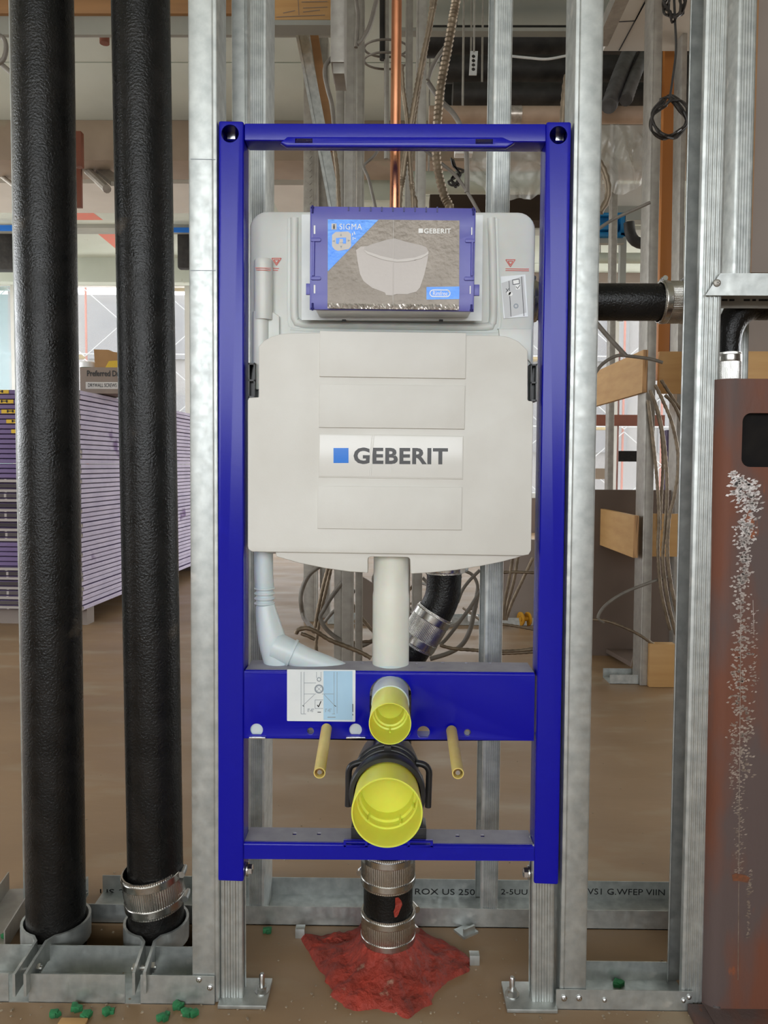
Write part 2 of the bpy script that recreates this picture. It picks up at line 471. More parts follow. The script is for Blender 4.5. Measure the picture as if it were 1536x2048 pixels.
# ================================================================ the setting
def struct(o, label=None):
    return tag(o, label, None, None, 'structure')
X0, X1, YB, YF, CZ = -6.5, 6.5, -4.6, 8.2, 3.11
flm = boolean(MB().box(X0 - .2, X1 + .2, YB - .2, YF + .3, -0.35, 0).mesh('floor'), MB().box(gnd(-40, 1900).x, gnd(381, 1900).x, .074, .192, -.3, .1).mesh('c'), 'floor')
struct(mesh_obj('floor', flm, FLOORM), 'bare brown concrete floor slab with a slot for the pipes')
ceil = struct(MB().box(X0 - .2, X1 + .2, YB - .2, YF + .3, CZ + 0.02, CZ + 0.3).build('ceiling', CEILM), 'board-formed grey concrete ceiling slab')
k = -7
while True:
    a = 3.42 + 1.09 * k; b = a + 1.09 - 0.014; k += 1
    if a > YF: break
    MB().box(X0, X1, max(a, YB), min(b, YF), CZ, CZ + 0.02).build('panel', CEILM, ceil, bevel=0.002)
wl_ = struct(MB().box(X0 - .2, X0, YB, YF, 0, .4).box(X0 - .2, X0, YB, -1.4, .4, CZ).box(X0 - .2, X0, -1.4, YF, 3.0, CZ).build('wall_left', GREYD), 'side wall with a long unseen window band added for daylight')  # window band out of view, added to brighten ceiling and background
for y in (1.0, 3.4, 5.8): MB().box(X0 - .16, X0 - .04, y - .05, y + .05, .4, 3.0).build('mullion', WFRAME, wl_)
wr_ = struct(MB().box(X1, X1 + .2, YB, YF, 0, .4).box(X1, X1 + .2, YB, 1.4, .4, CZ).box(X1, X1 + .2, 1.4, YF, 3.0, CZ).build('wall_right', GREYD), 'opposite side wall with an unseen window band added for daylight')  # second unseen window band, added so the background gets more light
for y in (3.4, 5.8): MB().box(X1 + .04, X1 + .16, y - .05, y + .05, .4, 3.0).build('mullion', WFRAME, wr_)
SILL = 0.42; HEAD = 3.0
wb = struct(MB().box(X0, X1, YF, YF + .2, 0, SILL).build('wall_back', BOARDD), 'low sill wall under the far glazing')
hb = MB().box(X0, X1, YF, YF + .2, HEAD, CZ).build('window_header', GREYD, wb)
# far glazing: frame, mullions and panes
w1 = struct(MB().box(X0, X1, YF + .02, YF + .12, SILL, SILL + .06).box(X0, X1, YF + .02, YF + .12, HEAD - .06, HEAD).build('window_1', WFRAME), 'far window wall with white frames')
mx = [X0, at(28, 700, YF).x, at(376, 700, YF).x, at(640, 700, YF).x, at(905, 700, YF).x, at(1160, 700, YF).x, at(1228, 850, YF).x, at(1420, 850, YF).x, X1]
for i, x in enumerate(mx):
    MB().box(x - .04, x + .04, YF + .01, YF + .13, SILL + .06, HEAD - .06).build('mullion', WFRAME, w1)
    if i < len(mx) - 1:
        MB().box(x + .04, mx[i + 1] - .04, YF + .065, YF + .072, SILL + .06, HEAD - .06).build('pane', BLUEG if i == 0 else GLASS, w1)
# the glazed side behind the photographer
wf = struct(MB().box(X0, X1, YB - .2, YB, 0, .95).box(X0, X1, YB - .2, YB, 2.75, CZ).box(X0, -3.4, YB - .2, YB, .95, 2.75).box(2.4, X1, YB - .2, YB, .95, 2.75).build('wall_front', GREYD), 'wall with a wide window behind the viewpoint')
for x in (-1.5, 0.5):
    MB().box(x - .03, x + .03, YB - .14, YB - .06, .95, 2.75).build('mullion', WFRAME, wf)

# ---- ceiling beams
def wide_beam(v0, v1, Y, d, m, label, name='ceiling_beam', ztop=None, xa=X0, xb=X1):
    z0 = at(768, v1, Y).z
    z1 = ztop if ztop else at(768, v0, Y).z
    return MB().box(xa, xb, Y, Y + d, z0, z1).build(name, m, None, bevel=0.006), label
o, l = wide_beam(250, 322, 4.15, .35, BEAMM, 'brown primed beam under the concrete ceiling behind the black pipes', ztop=CZ)
struct(o, l); o.name = 'trim_1'
o, l = wide_beam(28, 70, 2.3, .025, GREYB, 'grey steel ceiling channel at the top of the picture', xb=-.2)
struct(o, l); o.name = 'trim_2'
o, l = wide_beam(-14, 27, 2.28, .045, WOODT, 'tan timber plate above the grey channel', xb=-.2)
struct(o, l); o.name = 'trim_3'
o, l = wide_beam(438, 458, 6.4, .2, GREYB, 'thin grey beam below the far ceiling', ztop=None)
struct(o, l); o.name = 'trim_4'
# white ceiling board beyond the brown beam
tag(MB().box(-5.5, -1.2, 4.9, 5.6, 2.96, 3.0).build('ceiling_board', WBOARD), 'white board fixed below the ceiling beyond the brown beam', 'board')
tag(MB().box(at(545, 350, 5.2).x, at(715, 350, 5.2).x, 4.9, 5.7, 2.95, 2.99).build('ceiling_board', WBOARD), 'pale board below the ceiling seen through the top left of the frame', 'board')
# hanging rods and ceiling bits on the left
def bars(name, label, cat, segs, m, group=None):
    t = MB()
    for a, b, wx in segs: t.tube([at(*a), at(*b)], wx, 10)
    return tag(t.build(name, m), label, cat, group)
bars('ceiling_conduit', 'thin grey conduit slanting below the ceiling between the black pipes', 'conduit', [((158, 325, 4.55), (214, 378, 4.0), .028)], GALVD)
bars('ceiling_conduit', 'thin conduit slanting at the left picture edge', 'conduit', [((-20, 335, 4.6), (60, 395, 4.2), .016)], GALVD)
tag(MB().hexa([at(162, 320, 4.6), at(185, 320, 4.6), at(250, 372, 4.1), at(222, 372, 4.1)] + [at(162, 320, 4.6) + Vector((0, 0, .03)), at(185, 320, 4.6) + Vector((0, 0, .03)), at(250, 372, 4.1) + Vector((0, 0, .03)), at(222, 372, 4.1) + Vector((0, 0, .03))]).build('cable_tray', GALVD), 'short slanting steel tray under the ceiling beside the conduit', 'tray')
t = thing('hanger_bracket', at(157, 415, 4.3), 'rust brown hanger bracket dropping from the brown beam', 'bracket')
MB().box(at(151, 300, 4.3).x, at(162, 300, 4.3).x, 4.29, 4.32, at(150, 415, 4.3).z, at(150, 322, 4.3).z).build('strap', BROWNR, t)
MB().box(at(150, 300, 3.95).x, at(162, 300, 3.95).x, 3.95, 3.998, at(150, 332, 3.95).z, at(150, 262, 3.95).z).build('clip', BROWNR, t)
tag(MB().tube([gnd(209, 72, CZ), gnd(209, 72, CZ) - Vector((0, 0, .04))], .026, 12).build('anchor_stub', BROWNR), 'small rusty anchor stub under the grey channel', 'anchor')
# spray paint marks on the ceiling (flat marks)
for i, (pp, lab) in enumerate(((((152, 414), (170, 414), (206, 440), (150, 440)), 'pink spray paint arrow on the far ceiling between the pipes'), (((196, 468), (240, 468), (262, 500), (232, 498)), 'faint pink paint streak on the ceiling near the far beam'), (((0, 398), (25, 404), (45, 425), (20, 420)), 'pink paint streak on the ceiling at the left edge'))):
    q = [gnd(u, v, CZ - 0.001) for u, v in pp]
    tag(MB().add([p for p in q] + [p + Vector((0, 0, .0008)) for p in q], [(0, 1, 2, 3), (7, 6, 5, 4), (0, 1, 5, 4), (1, 2, 6, 5), (2, 3, 7, 6), (3, 0, 4, 7)]).build('paint_mark', REDSP), lab, 'paint mark')
# blue tape and dark bits near the far window head
def slab(name, u0, v0, u1, v1, Y, d, m, label, cat, bevel=0.0, group=None, parent=None):
    (a, b), (c, e) = xz(u0, v1, Y), xz(u1, v0, Y)
    vm = min(max((v0 + v1) / 2, 100), 1900); a, c = at(u0, vm, Y).x, at(u1, vm, Y).x
    o = MB().box(min(a, c), max(a, c), Y, Y + d, b, e).build(name, m, parent, bevel=bevel)
    return tag(o, label, cat, group) if parent is None else o
slab('blue_tape_strip', 340, 455, 384, 464, 6.35, .02, BLUET, 'bright blue tape strip beside the second black pipe', 'tape')
slab('blue_tape_strip', -5, 450, 24, 461, 6.3, .02, BLUET, 'bright blue tape strip at the left picture edge', 'tape')
slab('dark_blanket_roll', 354, 466, 420, 536, 6.6, .1, DUCT, 'black ragged insulation hanging beside the second black pipe', 'insulation', .02)
slab('dark_blanket_roll', -40, 462, 34, 538, 6.6, .15, DUCT, 'black insulation hanging at the left picture edge', 'insulation', .02)
tag(MB().box(X0, -0.9, 7.6, 7.75, 2.84, CZ).build('window_soffit', CEILM), 'pale concrete downstand above the far left window', 'beam')

# ---- outside: scaffolded building across the street
fac = thing('far_building', (0, 15, -3), 'pale building behind scaffolding seen through the far windows', 'building')
MB().box(-16, 16, 15.2, 15.6, -6, 4.35).build('wall', NETM, fac)
for ix in range(-10, 11):
    for z in (-3.6, -1.2, 1.1, 3.0):
        MB().box(ix * 1.5 - .42, ix * 1.5 + .42, 15.12, 15.22, z, z + 1.15).build('window', FWIN, fac)
sc = thing('scaffold', (0, 13.4, -6), 'orange and silver scaffolding standing outside the far windows', 'scaffold')
for i in range(-18, 19):
    x = i * 0.72
    MB().tube([(x, 13.4, -6), (x, 13.4, 4.2)], .022, 6).build('standard', ORANGE, sc)
for z in (-3.4, -1.6, 0.2, 1.5, 2.8, 4.1):
    MB().tube([(-13, 13.36, z + .05), (13, 13.36, z + .05)], .012, 6).build('ledger', SCAFW, sc)
    for i in range(-9, 9):
        if (i * 7 + int(z * 3)) % 3 == 0:
            MB().box(i * 1.44 + .1, i * 1.44 + 1.3, 13.42, 13.75, z, z + .06).build('plank', SCAFY, sc)
for i in range(-9, 9):
    for z in (-1.6, 0.2, 1.5, 2.8):
        x = i * 1.44
        h = 1.25 if z > 0 else 1.7
        MB().tube([(x, 13.33, z), (x + 1.44, 13.33, z + h)], .009, 5).build('brace', SCAFW, sc)
        MB().tube([(x + 1.44, 13.31, z), (x, 13.31, z + h)], .009, 5).build('brace', SCAFW, sc)

# ================================================================ studs
def offset_poly(line, t):
    n = len(line); A = []; B = []
    for i, p in enumerate(line):
        p = Vector(p)
        d0 = (p - Vector(line[i - 1])).normalized() if i else None
        d1 = (Vector(line[i + 1]) - p).normalized() if i < n - 1 else None
        if d0 is None: d0 = d1
        if d1 is None: d1 = d0
        nrm = Vector((-(d0.y + d1.y), d0.x + d1.x)); nrm.normalize()
        c = max(0.5, nrm.dot(Vector((-d0.y, d0.x))))
        A.append(p); B.append(p + nrm * t / c)
    return [tuple(p) for p in A] + [tuple(p) for p in reversed(B)]
def cprofile(wd, d, side, ribs=0, lip=0.008, t=0.0012, r=0.003, rh=0.0012):
    """C section in plan: front flange along x (0..wd) at y=0, web on 'L' or 'R'"""
    pts = [(wd, lip), (wd, r), (wd - r * .3, r * .3), (wd - r, 0)]
    if ribs:
        x0, x1 = wd * .86, wd * .14
        for i in range(ribs):
            xa = x0 + (x1 - x0) * i / ribs; xb = x0 + (x1 - x0) * (i + 1) / ribs
            q = (xb - xa)
            pts += [(xa + q * .15, 0), (xa + q * .35, rh), (xa + q * .65, rh), (xa + q * .85, 0)]
    else:                                   # one shallow swage line
        pts += [(wd * .2, 0), (wd * .17, .0007), (wd * .14, 0)]
    pts += [(r, 0), (r * .3, r * .3), (0, r), (0, d - r), (r * .3, d - r * .3), (r, d), (wd - .002, d), (wd, d - lip)]
    if side == 'R': pts = [(wd - x, y) for x, y in pts]
    return offset_poly(pts, t if side == 'R' else -t)
def stud(label, ut, ub, vt, vb, Y, d, side, ribs=0, wpx=None, m=GALV, name='steel_stud', z0=None, z1=None, group=None, holes=False, lip=.008):
    """ut/ub: pixel of the flange's left edge at rows vt/vb; wpx = flange width in pixels"""
    a = at(ut, vt, Y); b = at(ub, vb, Y)
    s = (a - b) / (a.z - b.z)
    if z1 is None: z1 = CZ
    if z0 is None: z0 = b.z
    top = a + s * (z1 - a.z); bot = b + s * (z0 - b.z)
    wd = wpx * pxm(Y)
    o = MB().prism_z(cprofile(wd, d, side, ribs, lip), bot, top).build(name, m, None, smooth=30)
    return tag(o, label, 'stud', group)
# front wall
FSL = stud('bright galvanized stud left of the blue frame beside the second black pipe', 375, 384, 0, 1960, 0.0, .064, 'R', wpx=57, z0=.003, name='front_stud')
stud('bright galvanized stud right of the blue frame', 1152, 1119, 0, 1990, 0.0, .064, 'L', wpx=55, z0=.003, name='front_stud')
stud('ribbed galvanized stud with dark web beside the rusty column', 1412, 1362, 0, 1990, 0.0, .064, 'R', ribs=4, wpx=46, z0=.003, name='front_stud')
# rear wall
stud('ribbed rear stud seen through the left of the blue frame', 499, 497, 100, 1600, .2, .092, 'R', ribs=6, wpx=33, z0=.003, name='rear_stud')
stud('ribbed rear stud seen through the right of the blue frame', 988, 964, 100, 1600, .2, .092, 'R', ribs=6, wpx=36, z0=.003, name='rear_stud')
stud('ribbed rear stud above the short header by the rusty column', 1475, 1440, 100, 1600, .2, .092, 'L', ribs=5, wpx=37, z0=.003, name='rear_stud')
stud('rear stud hidden behind the left black pipe', 17, 42, 100, 1600, .25, .092, 'R', wpx=44, z0=.003, name='rear_stud')
stud('dim stud between the bright left stud and the rear stud', 463, 470, 100, 1600, .31, .064, 'R', wpx=32, z0=.003, name='rear_stud')

def track(name, label, x0, x1, y0, d, h, m=GALV, cuts=None, ang=0, z=0.0, cat='track'):
    """U track on the floor; cuts: list of (x0,x1) gaps in the front lip"""
    t = thing(name, ((x0 + x1) / 2, y0 + d / 2, z), label, cat)
    MB().box(x0, x1, y0, y0 + d, z, z + .0015).build('web', m, t)
    MB().box(x0, x1, y0 + d - .0015, y0 + d, z, z + h).build('rear_lip', m, t)
    xs = [x0]
    for a, b in (cuts or []): xs += [a, b]
    xs.append(x1)
    lips = []
    for i in range(0, len(xs), 2):
        lips.append(MB().box(xs[i], xs[i + 1], y0, y0 + .0015, z, z + h).build('front_lip', m, t))
    return t, lips
LH = at(150, 1948, -.002).z
tl, lips_l = track('floor_track', 'galvanized floor track under the two black pipes, lip cut open at each clamp', at(-60, 1990, -.003).x, at(429, 1990, -.003).x, -.003, .07, LH,
                   cuts=[(at(17, 1975, -.003).x, at(57, 1975, -.003).x), (at(250, 1975, -.003).x, at(281, 1975, -.003).x)])
tr_, lips_r = track('floor_track', 'short galvanized floor track at the foot of the two right studs', at(1112, 2000, -.003).x, at(1386, 2000, -.003).x, -.003, .068, .031)
tb_, lips_b = track('floor_track', 'long rear floor track with black print behind the blue frame', at(165, 1840, .198).x, at(1425, 1840, .198).x, .198, .096, .034)
for s, (u0, u1) in (('ROX US 250P', (830, 962)), ('2-5UU', (1002, 1055)), ('VS1 G.WFEP VIIN', (1175, 1330)), ('US 25', (200, 262))):
    yb = .198 + .096 - .0022
    text_obj('printed_marking', s, (u0, 1779, u1, 1789), yb, INKK, tb_, bold=0.0)
# screws in tracks
def screw(u, v, Y, r, parent, name='screw', m=None):
    p = at(u, v, Y)
    t = MB()
    t.lathe([(0, -.0028), (r * .55, -.0026), (r * .9, -.0016), (r, -.0003), (r, .001)], p, (0, 1, 0), 16)
    t.box(p.x - r * .5, p.x + r * .5, p.y - .0033, p.y - .002, p.z - r * .12, p.z + r * .12)
    t.box(p.x - r * .12, p.x + r * .12, p.y - .0033, p.y - .002, p.z - r * .5, p.z + r * .5)
    return t.build(name, m or ZINC, parent)
for u, v in ((398, 1959), (420, 1975)): screw(u, v, -.003, .0045, lips_l[-1])
for u, v in ((1128, 1996), (1158, 1996)): screw(u, v, -.003, .0048, lips_r[0])
for u, v in ((1367, 2001), (1378, 1994), (1209, 2000)): screw(u, v, -.003, .0035, lips_r[0])
# perpendicular track at far left
pA = gnd(52, 1778); pB = gnd(-30, 1905)
t = thing('floor_track', (pA + pB) / 2, 'dark floor track running towards the camera at the left edge', 'track')
dv = (pB - pA); nv = Vector((dv.y, -dv.x, 0)).normalized()
M_ = Matrix(((dv.normalized().x, nv.x, 0, pA.x), (dv.normalized().y, nv.y, 0, pA.y), (0, 0, 1, 0), (0, 0, 0, 1)))
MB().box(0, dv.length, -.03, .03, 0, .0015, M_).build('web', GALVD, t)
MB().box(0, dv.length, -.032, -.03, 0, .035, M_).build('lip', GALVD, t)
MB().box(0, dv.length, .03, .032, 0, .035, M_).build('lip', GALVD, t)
# short header with mitred end and its punched underside, right
t = thing('short_header', at(1480, 592, -.006), 'galvanized header channel with mitred end screwed to the right stud', 'header')
hz = L([(1410, 591), (1440, 547), (1640, 547), (1640, 592)], -.004)
MB().prism_y(hz, -.0055, -.004).build('front_lip', GALV, t)
x0 = at(1436, 592, -.004).x; x1_ = at(1640, 592, -.004).x; zt_ = at(1480, 548, -.004).z; zb_ = at(1480, 592, -.004).z
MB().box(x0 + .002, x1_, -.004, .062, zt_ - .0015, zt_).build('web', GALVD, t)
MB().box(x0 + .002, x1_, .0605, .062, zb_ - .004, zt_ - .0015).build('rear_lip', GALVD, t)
for a, b in ((1444, 1455), (1459, 1469), (1488, 1500), (1505, 1512), (1518, 1536)):
    MB().prism_y(pxrect(a, 598, b, 602, .0595), .0595, .0604).build('slot_mark', INKK, t)
screw(1434, 566, -.0057, .0055, t, m=GALVD)

# ================================================================ blue installation frame
FR = thing('toilet_installation_frame', (at(780, 2000, 0).x, .02, 0), 'tall blue powder-coated steel installation frame for a wall-hung toilet', 'frame')
FD = .042                                           # tube depth
def upright(tl, tr, bl, br, hole):
    """tube between pixel quads (top-left, top-right, bottom-left, bottom-right), hollow, hole at the top"""
    a, b, c, d = (at(*p, 0) for p in (tl, tr, bl, br))
    def ring(p, q, ins, y0, y1):
        return [Vector((p.x + ins, y0, p.z)), Vector((q.x - ins, y0, q.z)), Vector((q.x - ins, y1, q.z)), Vector((p.x + ins, y1, p.z))]
    outer = MB().hexa(ring(c, d, 0, 0, FD) + ring(a, b, 0, 0, FD)).mesh('o', bevel=.0035, seg=3)
    i0 = [p - Vector((0, 0, .02)) for p in ring(c, d, .0025, .0025, FD - .0025)]
    i1 = [p - Vector((0, 0, .004)) for p in ring(a, b, .0025, .0025, FD - .0025)]
    me = boolean(outer, MB().hexa(i0 + i1).mesh('i'), 'upright')
    h = at(hole[0], hole[1], 0)
    me = boolean(me, MB().lathe([(.0125, -.01), (.0125, .02)], h, (0, 1, 0), 40).mesh('c'), 'upright')
    return mesh_obj('upright', me, BLUE, FR, 30)
uL = upright((437, 241), (487, 242), (435, 1762), (487, 1764), (460, 267))
uR = upright((1093, 243), (1143, 243), (1068, 1768), (1117, 1770), (1117, 270))
# small end bracket behind each hole, seen as dark inside
for u, v, up in ((463, 268, uL), (1119, 271, uR)):
    p = at(u, v, .03)
    MB().box(p.x - .006, p.x + .006, .028, .036, p.z - .008, p.z + .006).build('inner_bracket', ZINC, up, bevel=.001)
# faint seam line across the left upright
# top rail
tr0 = at(488, 246, .003); tr1 = at(1093, 247, .003); tr2 = at(1093, 284, .003); tr3 = at(488, 281, .003)
rail = MB().hexa([tr3, tr2, tr2 + Vector((0, .036, 0)), tr3 + Vector((0, .036, 0)), tr0, tr1, tr1 + Vector((0, .036, 0)), tr0 + Vector((0, .036, 0))]).build('top_rail', BLUE, FR, bevel=.003, seg=3)
# rolled lower lip with two slots, in front of the rail
lipY = -.006
lp = L([(566, 284), (576, 276), (1005, 277), (1022, 285), (1012, 291), (574, 289)], lipY)
sl1 = pxrect(590, 277, 625, 286, lipY); sl2 = pxrect(951, 278, 986, 288, lipY)
me = plate_mesh([lp], .010, lambda a, b, c: (a, lipY + .010 - c, b), .0025)
for s_ in (sl1, sl2):
    me = boolean(me, MB().prism_y(s_, lipY - .01, lipY + .02).mesh('c'), 'lip')
mesh_obj('rolled_lip', me, BLUE, rail, 30)
# ---- mid crossbeam
BY = .003
fl = L([(489, 1343), (1069, 1350), (1067, 1481), (488, 1476)], BY)
def pc(u, v, Y, rpx, flat=None): x, z = xz(u, v, Y); return circ(x, z, rpx * pxm(Y), 28, flat)
oval = []
ox, ozt = xz(781, 1388, BY); ozb = at(781, 1462, BY).z; orr = 43 * pxm(BY)
for k in range(15): a = PI * k / 14; oval.append((ox + orr * math.cos(a), ozt + orr * .9 * math.sin(a)))
for k in range(15): a = PI + PI * k / 14; oval.append((ox + orr * math.cos(a), ozb + orr * .6 * math.sin(a)))
holes = [oval] + [pc(u, v, BY, r, f) for u, v, r, f in ((513, 1460, 14, .75), (711, 1460, 14, .75), (847, 1465, 14, .8), (621, 1462, 8, None), (935, 1465, 8, None))]
cb = plate('crossbeam', [fl] + holes, BY, .003, BLUE, FR, bevel=.0008)
# top flange, sloping soft edge and return; holes along the flange
zt = (at(489, 1341, BY).z + at(1069, 1348, BY).z) / 2 + .001
xl, xr = at(490, 1341, BY).x, at(1069, 1348, BY).x
th = []
for u, v, r in ((579, 1321, 4), (626, 1321, 4), (673, 1321, 4), (725, 1326, 3), (833, 1327, 3), (886, 1325, 4), (933, 1326, 4), (980, 1326, 4)):
    p = gnd(u, v, zt); th.append(circ(p.x, p.y, r * pxm(.05), 16))
tf = plate_mesh([[(xl, .006), (xr, .006), (xr, .062), (xl, .062)]] + th, .0025, lambda a, b, c: (a, b, zt - c))
mesh_obj('top_flange', tf, DUSTB, cb)
MB().tube([(xl, .0075, zt - .0045), (xr, .0075, zt - .0045)], .0047, 16).build('rolled_edge', BLUE, cb)
zb = at(780, 1478, BY).z
MB().box(xl, xr, .006, .03, zb, zb + .003).build('bottom_flange', BLUE, cb)
MB().box(xl, xr, .059, .062, zt - .02, zt - .003).build('rear_return', BLUE, cb)
for u in (513, 711):
    x, z = xz(u, 1460, BY + .0035)
    MB().prism_y(circ(x, z, 15.5 * pxm(BY), 24, .8), BY + .0035, BY + .006).build('white_plug', HOSE, cb)
for u in (621, 935):
    x, z = xz(u, 1462 + (3 if u > 700 else 0), .02)
    MB().lathe([(.0075, 0), (.0075, .01), (.004, .01), (.004, 0)], (x, .02, z), (0, 1, 0), 20, closed=True).build('weld_nut', GALVD, cb)
for u0, u1, v in ((498, 531, 1474), (692, 731, 1474)):
    a = at(u0, v, -.002); b = at(u1, v + 4, -.002)
    MB().box(a.x, b.x, -.003, .003, b.z, a.z).build('clip_tab', ZINC, cb, bevel=.0008)
# sticker on the beam
SY = BY - .0008
stk = plate('instruction_sticker', [pxrect(574, 1340, 711, 1442, SY, .0012)], SY, .0006, PAPER, cb)
def flat(name, pts, Y, m, parent, t=.0003): return MB().prism_y(L(pts, Y), Y, Y + t).build(name, m, parent, smooth=0)
flat('blue_field', [(647, 1342), (705, 1342), (705, 1440), (647, 1440)], SY - .0003, LBLUE, cb)
def pxline(segs, Y, wpx, m, parent, name='printed_line'):
    t = MB()
    for (u0, v0, u1, v1) in segs:
        a, b = at(u0, v0, Y), at(u1, v1, Y)
        d = (b - a).normalized(); n = Vector((-d.z, 0, d.x)) * wpx * pxm(Y) / 2
        q = [a - n, b - n, b + n, a + n]
        t.prism_y([(p.x, p.z) for p in q], Y, Y + .0003)
    return t.build(name, m, parent, smooth=0)
PYK = SY - .0006
pxline([(381, 318, 431, 319)], -.0006, 1.2, INKL, FSL, 'pencil_line'); pxline([(381, 541, 431, 541)], -.0006, 1.2, INKL, FSL, 'pencil_line')
pxline([(602, 1344, 602, 1428), (608, 1344, 608, 1428), (668, 1344, 668, 1428), (674, 1344, 674, 1427), (602, 1428, 612, 1428), (664, 1428, 670, 1428), (608, 1366, 632, 1366),
        (608, 1388, 632, 1388), (644, 1388, 667, 1388), (629, 1389, 606, 1411), (648, 1389, 669, 1411), (633, 1344, 633, 1356), (642, 1344, 642, 1356), (630, 1400, 630, 1417), (630, 1417, 646, 1417), (630, 1400, 646, 1400)], PYK, .8, INKL, cb)
def ringmark(u, v, r0, r1, Y, m, parent):
    p = at(u, v, Y); k = pxm(Y)
    return MB().lathe([(r0 * k, 0), (r1 * k, 0), (r1 * k, .0003), (r0 * k, .0003)], p, (0, 1, 0), 24, closed=True).build('printed_ring', m, parent, smooth=0)
ringmark(638, 1359, 2.8, 4.6, PYK, INKL, cb); ringmark(638, 1378, 6.2, 9.4, PYK, INKL, cb)
pxline([(634, 1374, 642, 1382), (634, 1382, 642, 1374)], PYK, .8, INKL, cb)
pxline([(634.5, 1410, 637, 1414), (637, 1414, 642, 1402.5)], PYK, 1.8, INKK, cb, 'printed_tick')
pxline([(635, 1424.5, 642, 1424.5), (605, 1411, 608, 1413), (669, 1411, 672, 1413), (705.5, 1408, 705.5, 1424), (705.5, 1428, 705.5, 1431)], PYK, 1.4, INK, cb)
text_obj('printed_angle', "0°-45°", (615, 1417, 628, 1424), PYK, INKL, cb); text_obj('printed_angle', "0°-45°", (650, 1417, 663, 1424), PYK, INKL, cb)
pxline([(655, 1434.5, 671, 1434.5)], PYK, 1.6, INKL, cb)
# ---- lower crossbeam
LY = .003
zt2 = (at(492, 1687, LY).z + at(1066, 1690, LY).z) / 2
l0, l1 = at(488, 1700, LY).x, at(1068, 1700, LY).x
lb = plate('lower_crossbeam', [L([(488, 1690), (1068, 1693), (1068, 1722), (488, 1718)], LY)], LY, .003, BLUE, FR)
th = []
for u, v in ((589, 1667), (638, 1667), (915, 1671), (965, 1671)):
    p = gnd(u, v, zt2); th.append([(p.x - .003, p.y - .004), (p.x + .003, p.y - .004), (p.x + .003, p.y + .004), (p.x - .003, p.y + .004)])
mesh_obj('top_flange', plate_mesh([[(l0, .006), (l1, .006), (l1, .052), (l0, .052)]] + th, .0025, lambda a, b, c: (a, b, zt2 - c)), DUSTB, lb)
MB().tube([(l0, .0075, zt2 - .0045), (l1, .0075, zt2 - .0045)], .0047, 16).build('rolled_edge', BLUE, lb)
MB().box(l0, l1, .049, .052, zt2 - .03, zt2 - .002).build('rear_return', BLUE, lb)
for u0, u1 in ((687, 735), (815, 866)):
    a = at(u0, 1684, -.004); b = at(u1, 1695, -.004)
    MB().box(a.x, b.x, -.004, -.001, b.z, b.z + .003).box(a.x, a.x + .004, -.004, -.001, b.z, a.z).box(b.x - .004, b.x, -.004, -.001, b.z, a.z).box(a.x, b.x, -.004, .004, a.z - .001, a.z + .001).build('slot_rim', BLUE, lb, bevel=.0006)
# ---- galvanized legs, feet, bolts
def leg(ut, wt, ub, vb, side):
    a = at(ut, 1768, .004); b = at(ub, vb, .004)
    s = (a - b) / (a.z - b.z)
    bot = b + s * (.006 - b.z); top = a + s * .06
    return MB().prism_z(cprofile(wt * pxm(0), .033, side, ribs=3, t=.002), bot, top).build('leg', GALV, FR, smooth=30)
leg(440, 47, 441, 1990, 'L'); leg(1064, 47, 1063, 1995, 'R')
def foot(u0, u1, vf, ub, vb):
    a = gnd(u0, vf); b = gnd(u1, vf)
    y0 = -.012
    fp = MB().box(a.x, b.x, y0, .05, 0.0005, .0065).build('foot_plate', GALV, FR, bevel=.001)
    p = gnd(ub, vb, .006)
    t = MB()
    t.lathe([(.011, 0), (.011, .002)], (p.x, p.y, .0065), (0, 0, 1), 24)
    t.lathe([(.0075, .002), (.0075, .009)], (p.x, p.y, .0065), (0, 0, 1), 6)
    t.lathe([(.0042, .009), (.0042, .026), (.003, .028)], (p.x, p.y, .0065), (0, 0, 1), 14, mod=None)
    t.build('anchor_bolt', ZINC, fp)
foot(440, 536, 2003, 524, 1983); foot(1012, 1112, 2016, 1024, 1990)
for u, v, s in ((502, 1738, 1), (1050, 1745, -1)):
    p = at(u, v, .02)
    t = MB()
    t.lathe([(.0105, 0), (.0105, .002)], (p.x - s * .006, .02, p.z), (s, 0, 0), 20)
    t.lathe([(.0078, .002), (.0078, .008), (.005, .0095)], (p.x - s * .006, .02, p.z), (s, 0, 0), 6)
    t.build('side_bolt', ZINC, FR)

# ================================================================ cistern
TY = .035
CI = thing('cistern', (at(780, 1140, 0).x, .06, at(780, 1145, 0).z), 'white concealed cistern with foam front held inside the blue frame', 'cistern')
tb = plate('tank_body', [pxrect(508, 431, 1064, 1100, TY, .02)], TY, .075, TANK, CI, bevel=.006)
# raised U rib and side swellings of the tank
def Upath(pts, Y, r, name, m, n=12):
    P = [at(u, v, Y) for u, v in pts]
    t = MB().tube(spline(P, .006), r, n)
    t.v = [(x, Y + (y - Y) * .6, z) for x, y, z in t.v]
    return t.build(name, m, tb)
Upath([(589, 436), (589, 480), (589, 560), (589, 625), (592, 640), (606, 648), (700, 650), (860, 653), (970, 654), (982, 648), (986, 635), (986, 560), (984, 480), (982, 436)], TY + .001, .0065, 'moulded_rib', TANK)
Upath([(578, 438), (578, 560), (578, 640), (584, 655), (600, 660), (780, 662), (985, 664), (996, 658), (1000, 640), (996, 560), (993, 438)], TY + .002, .004, 'moulded_rib', TANK)
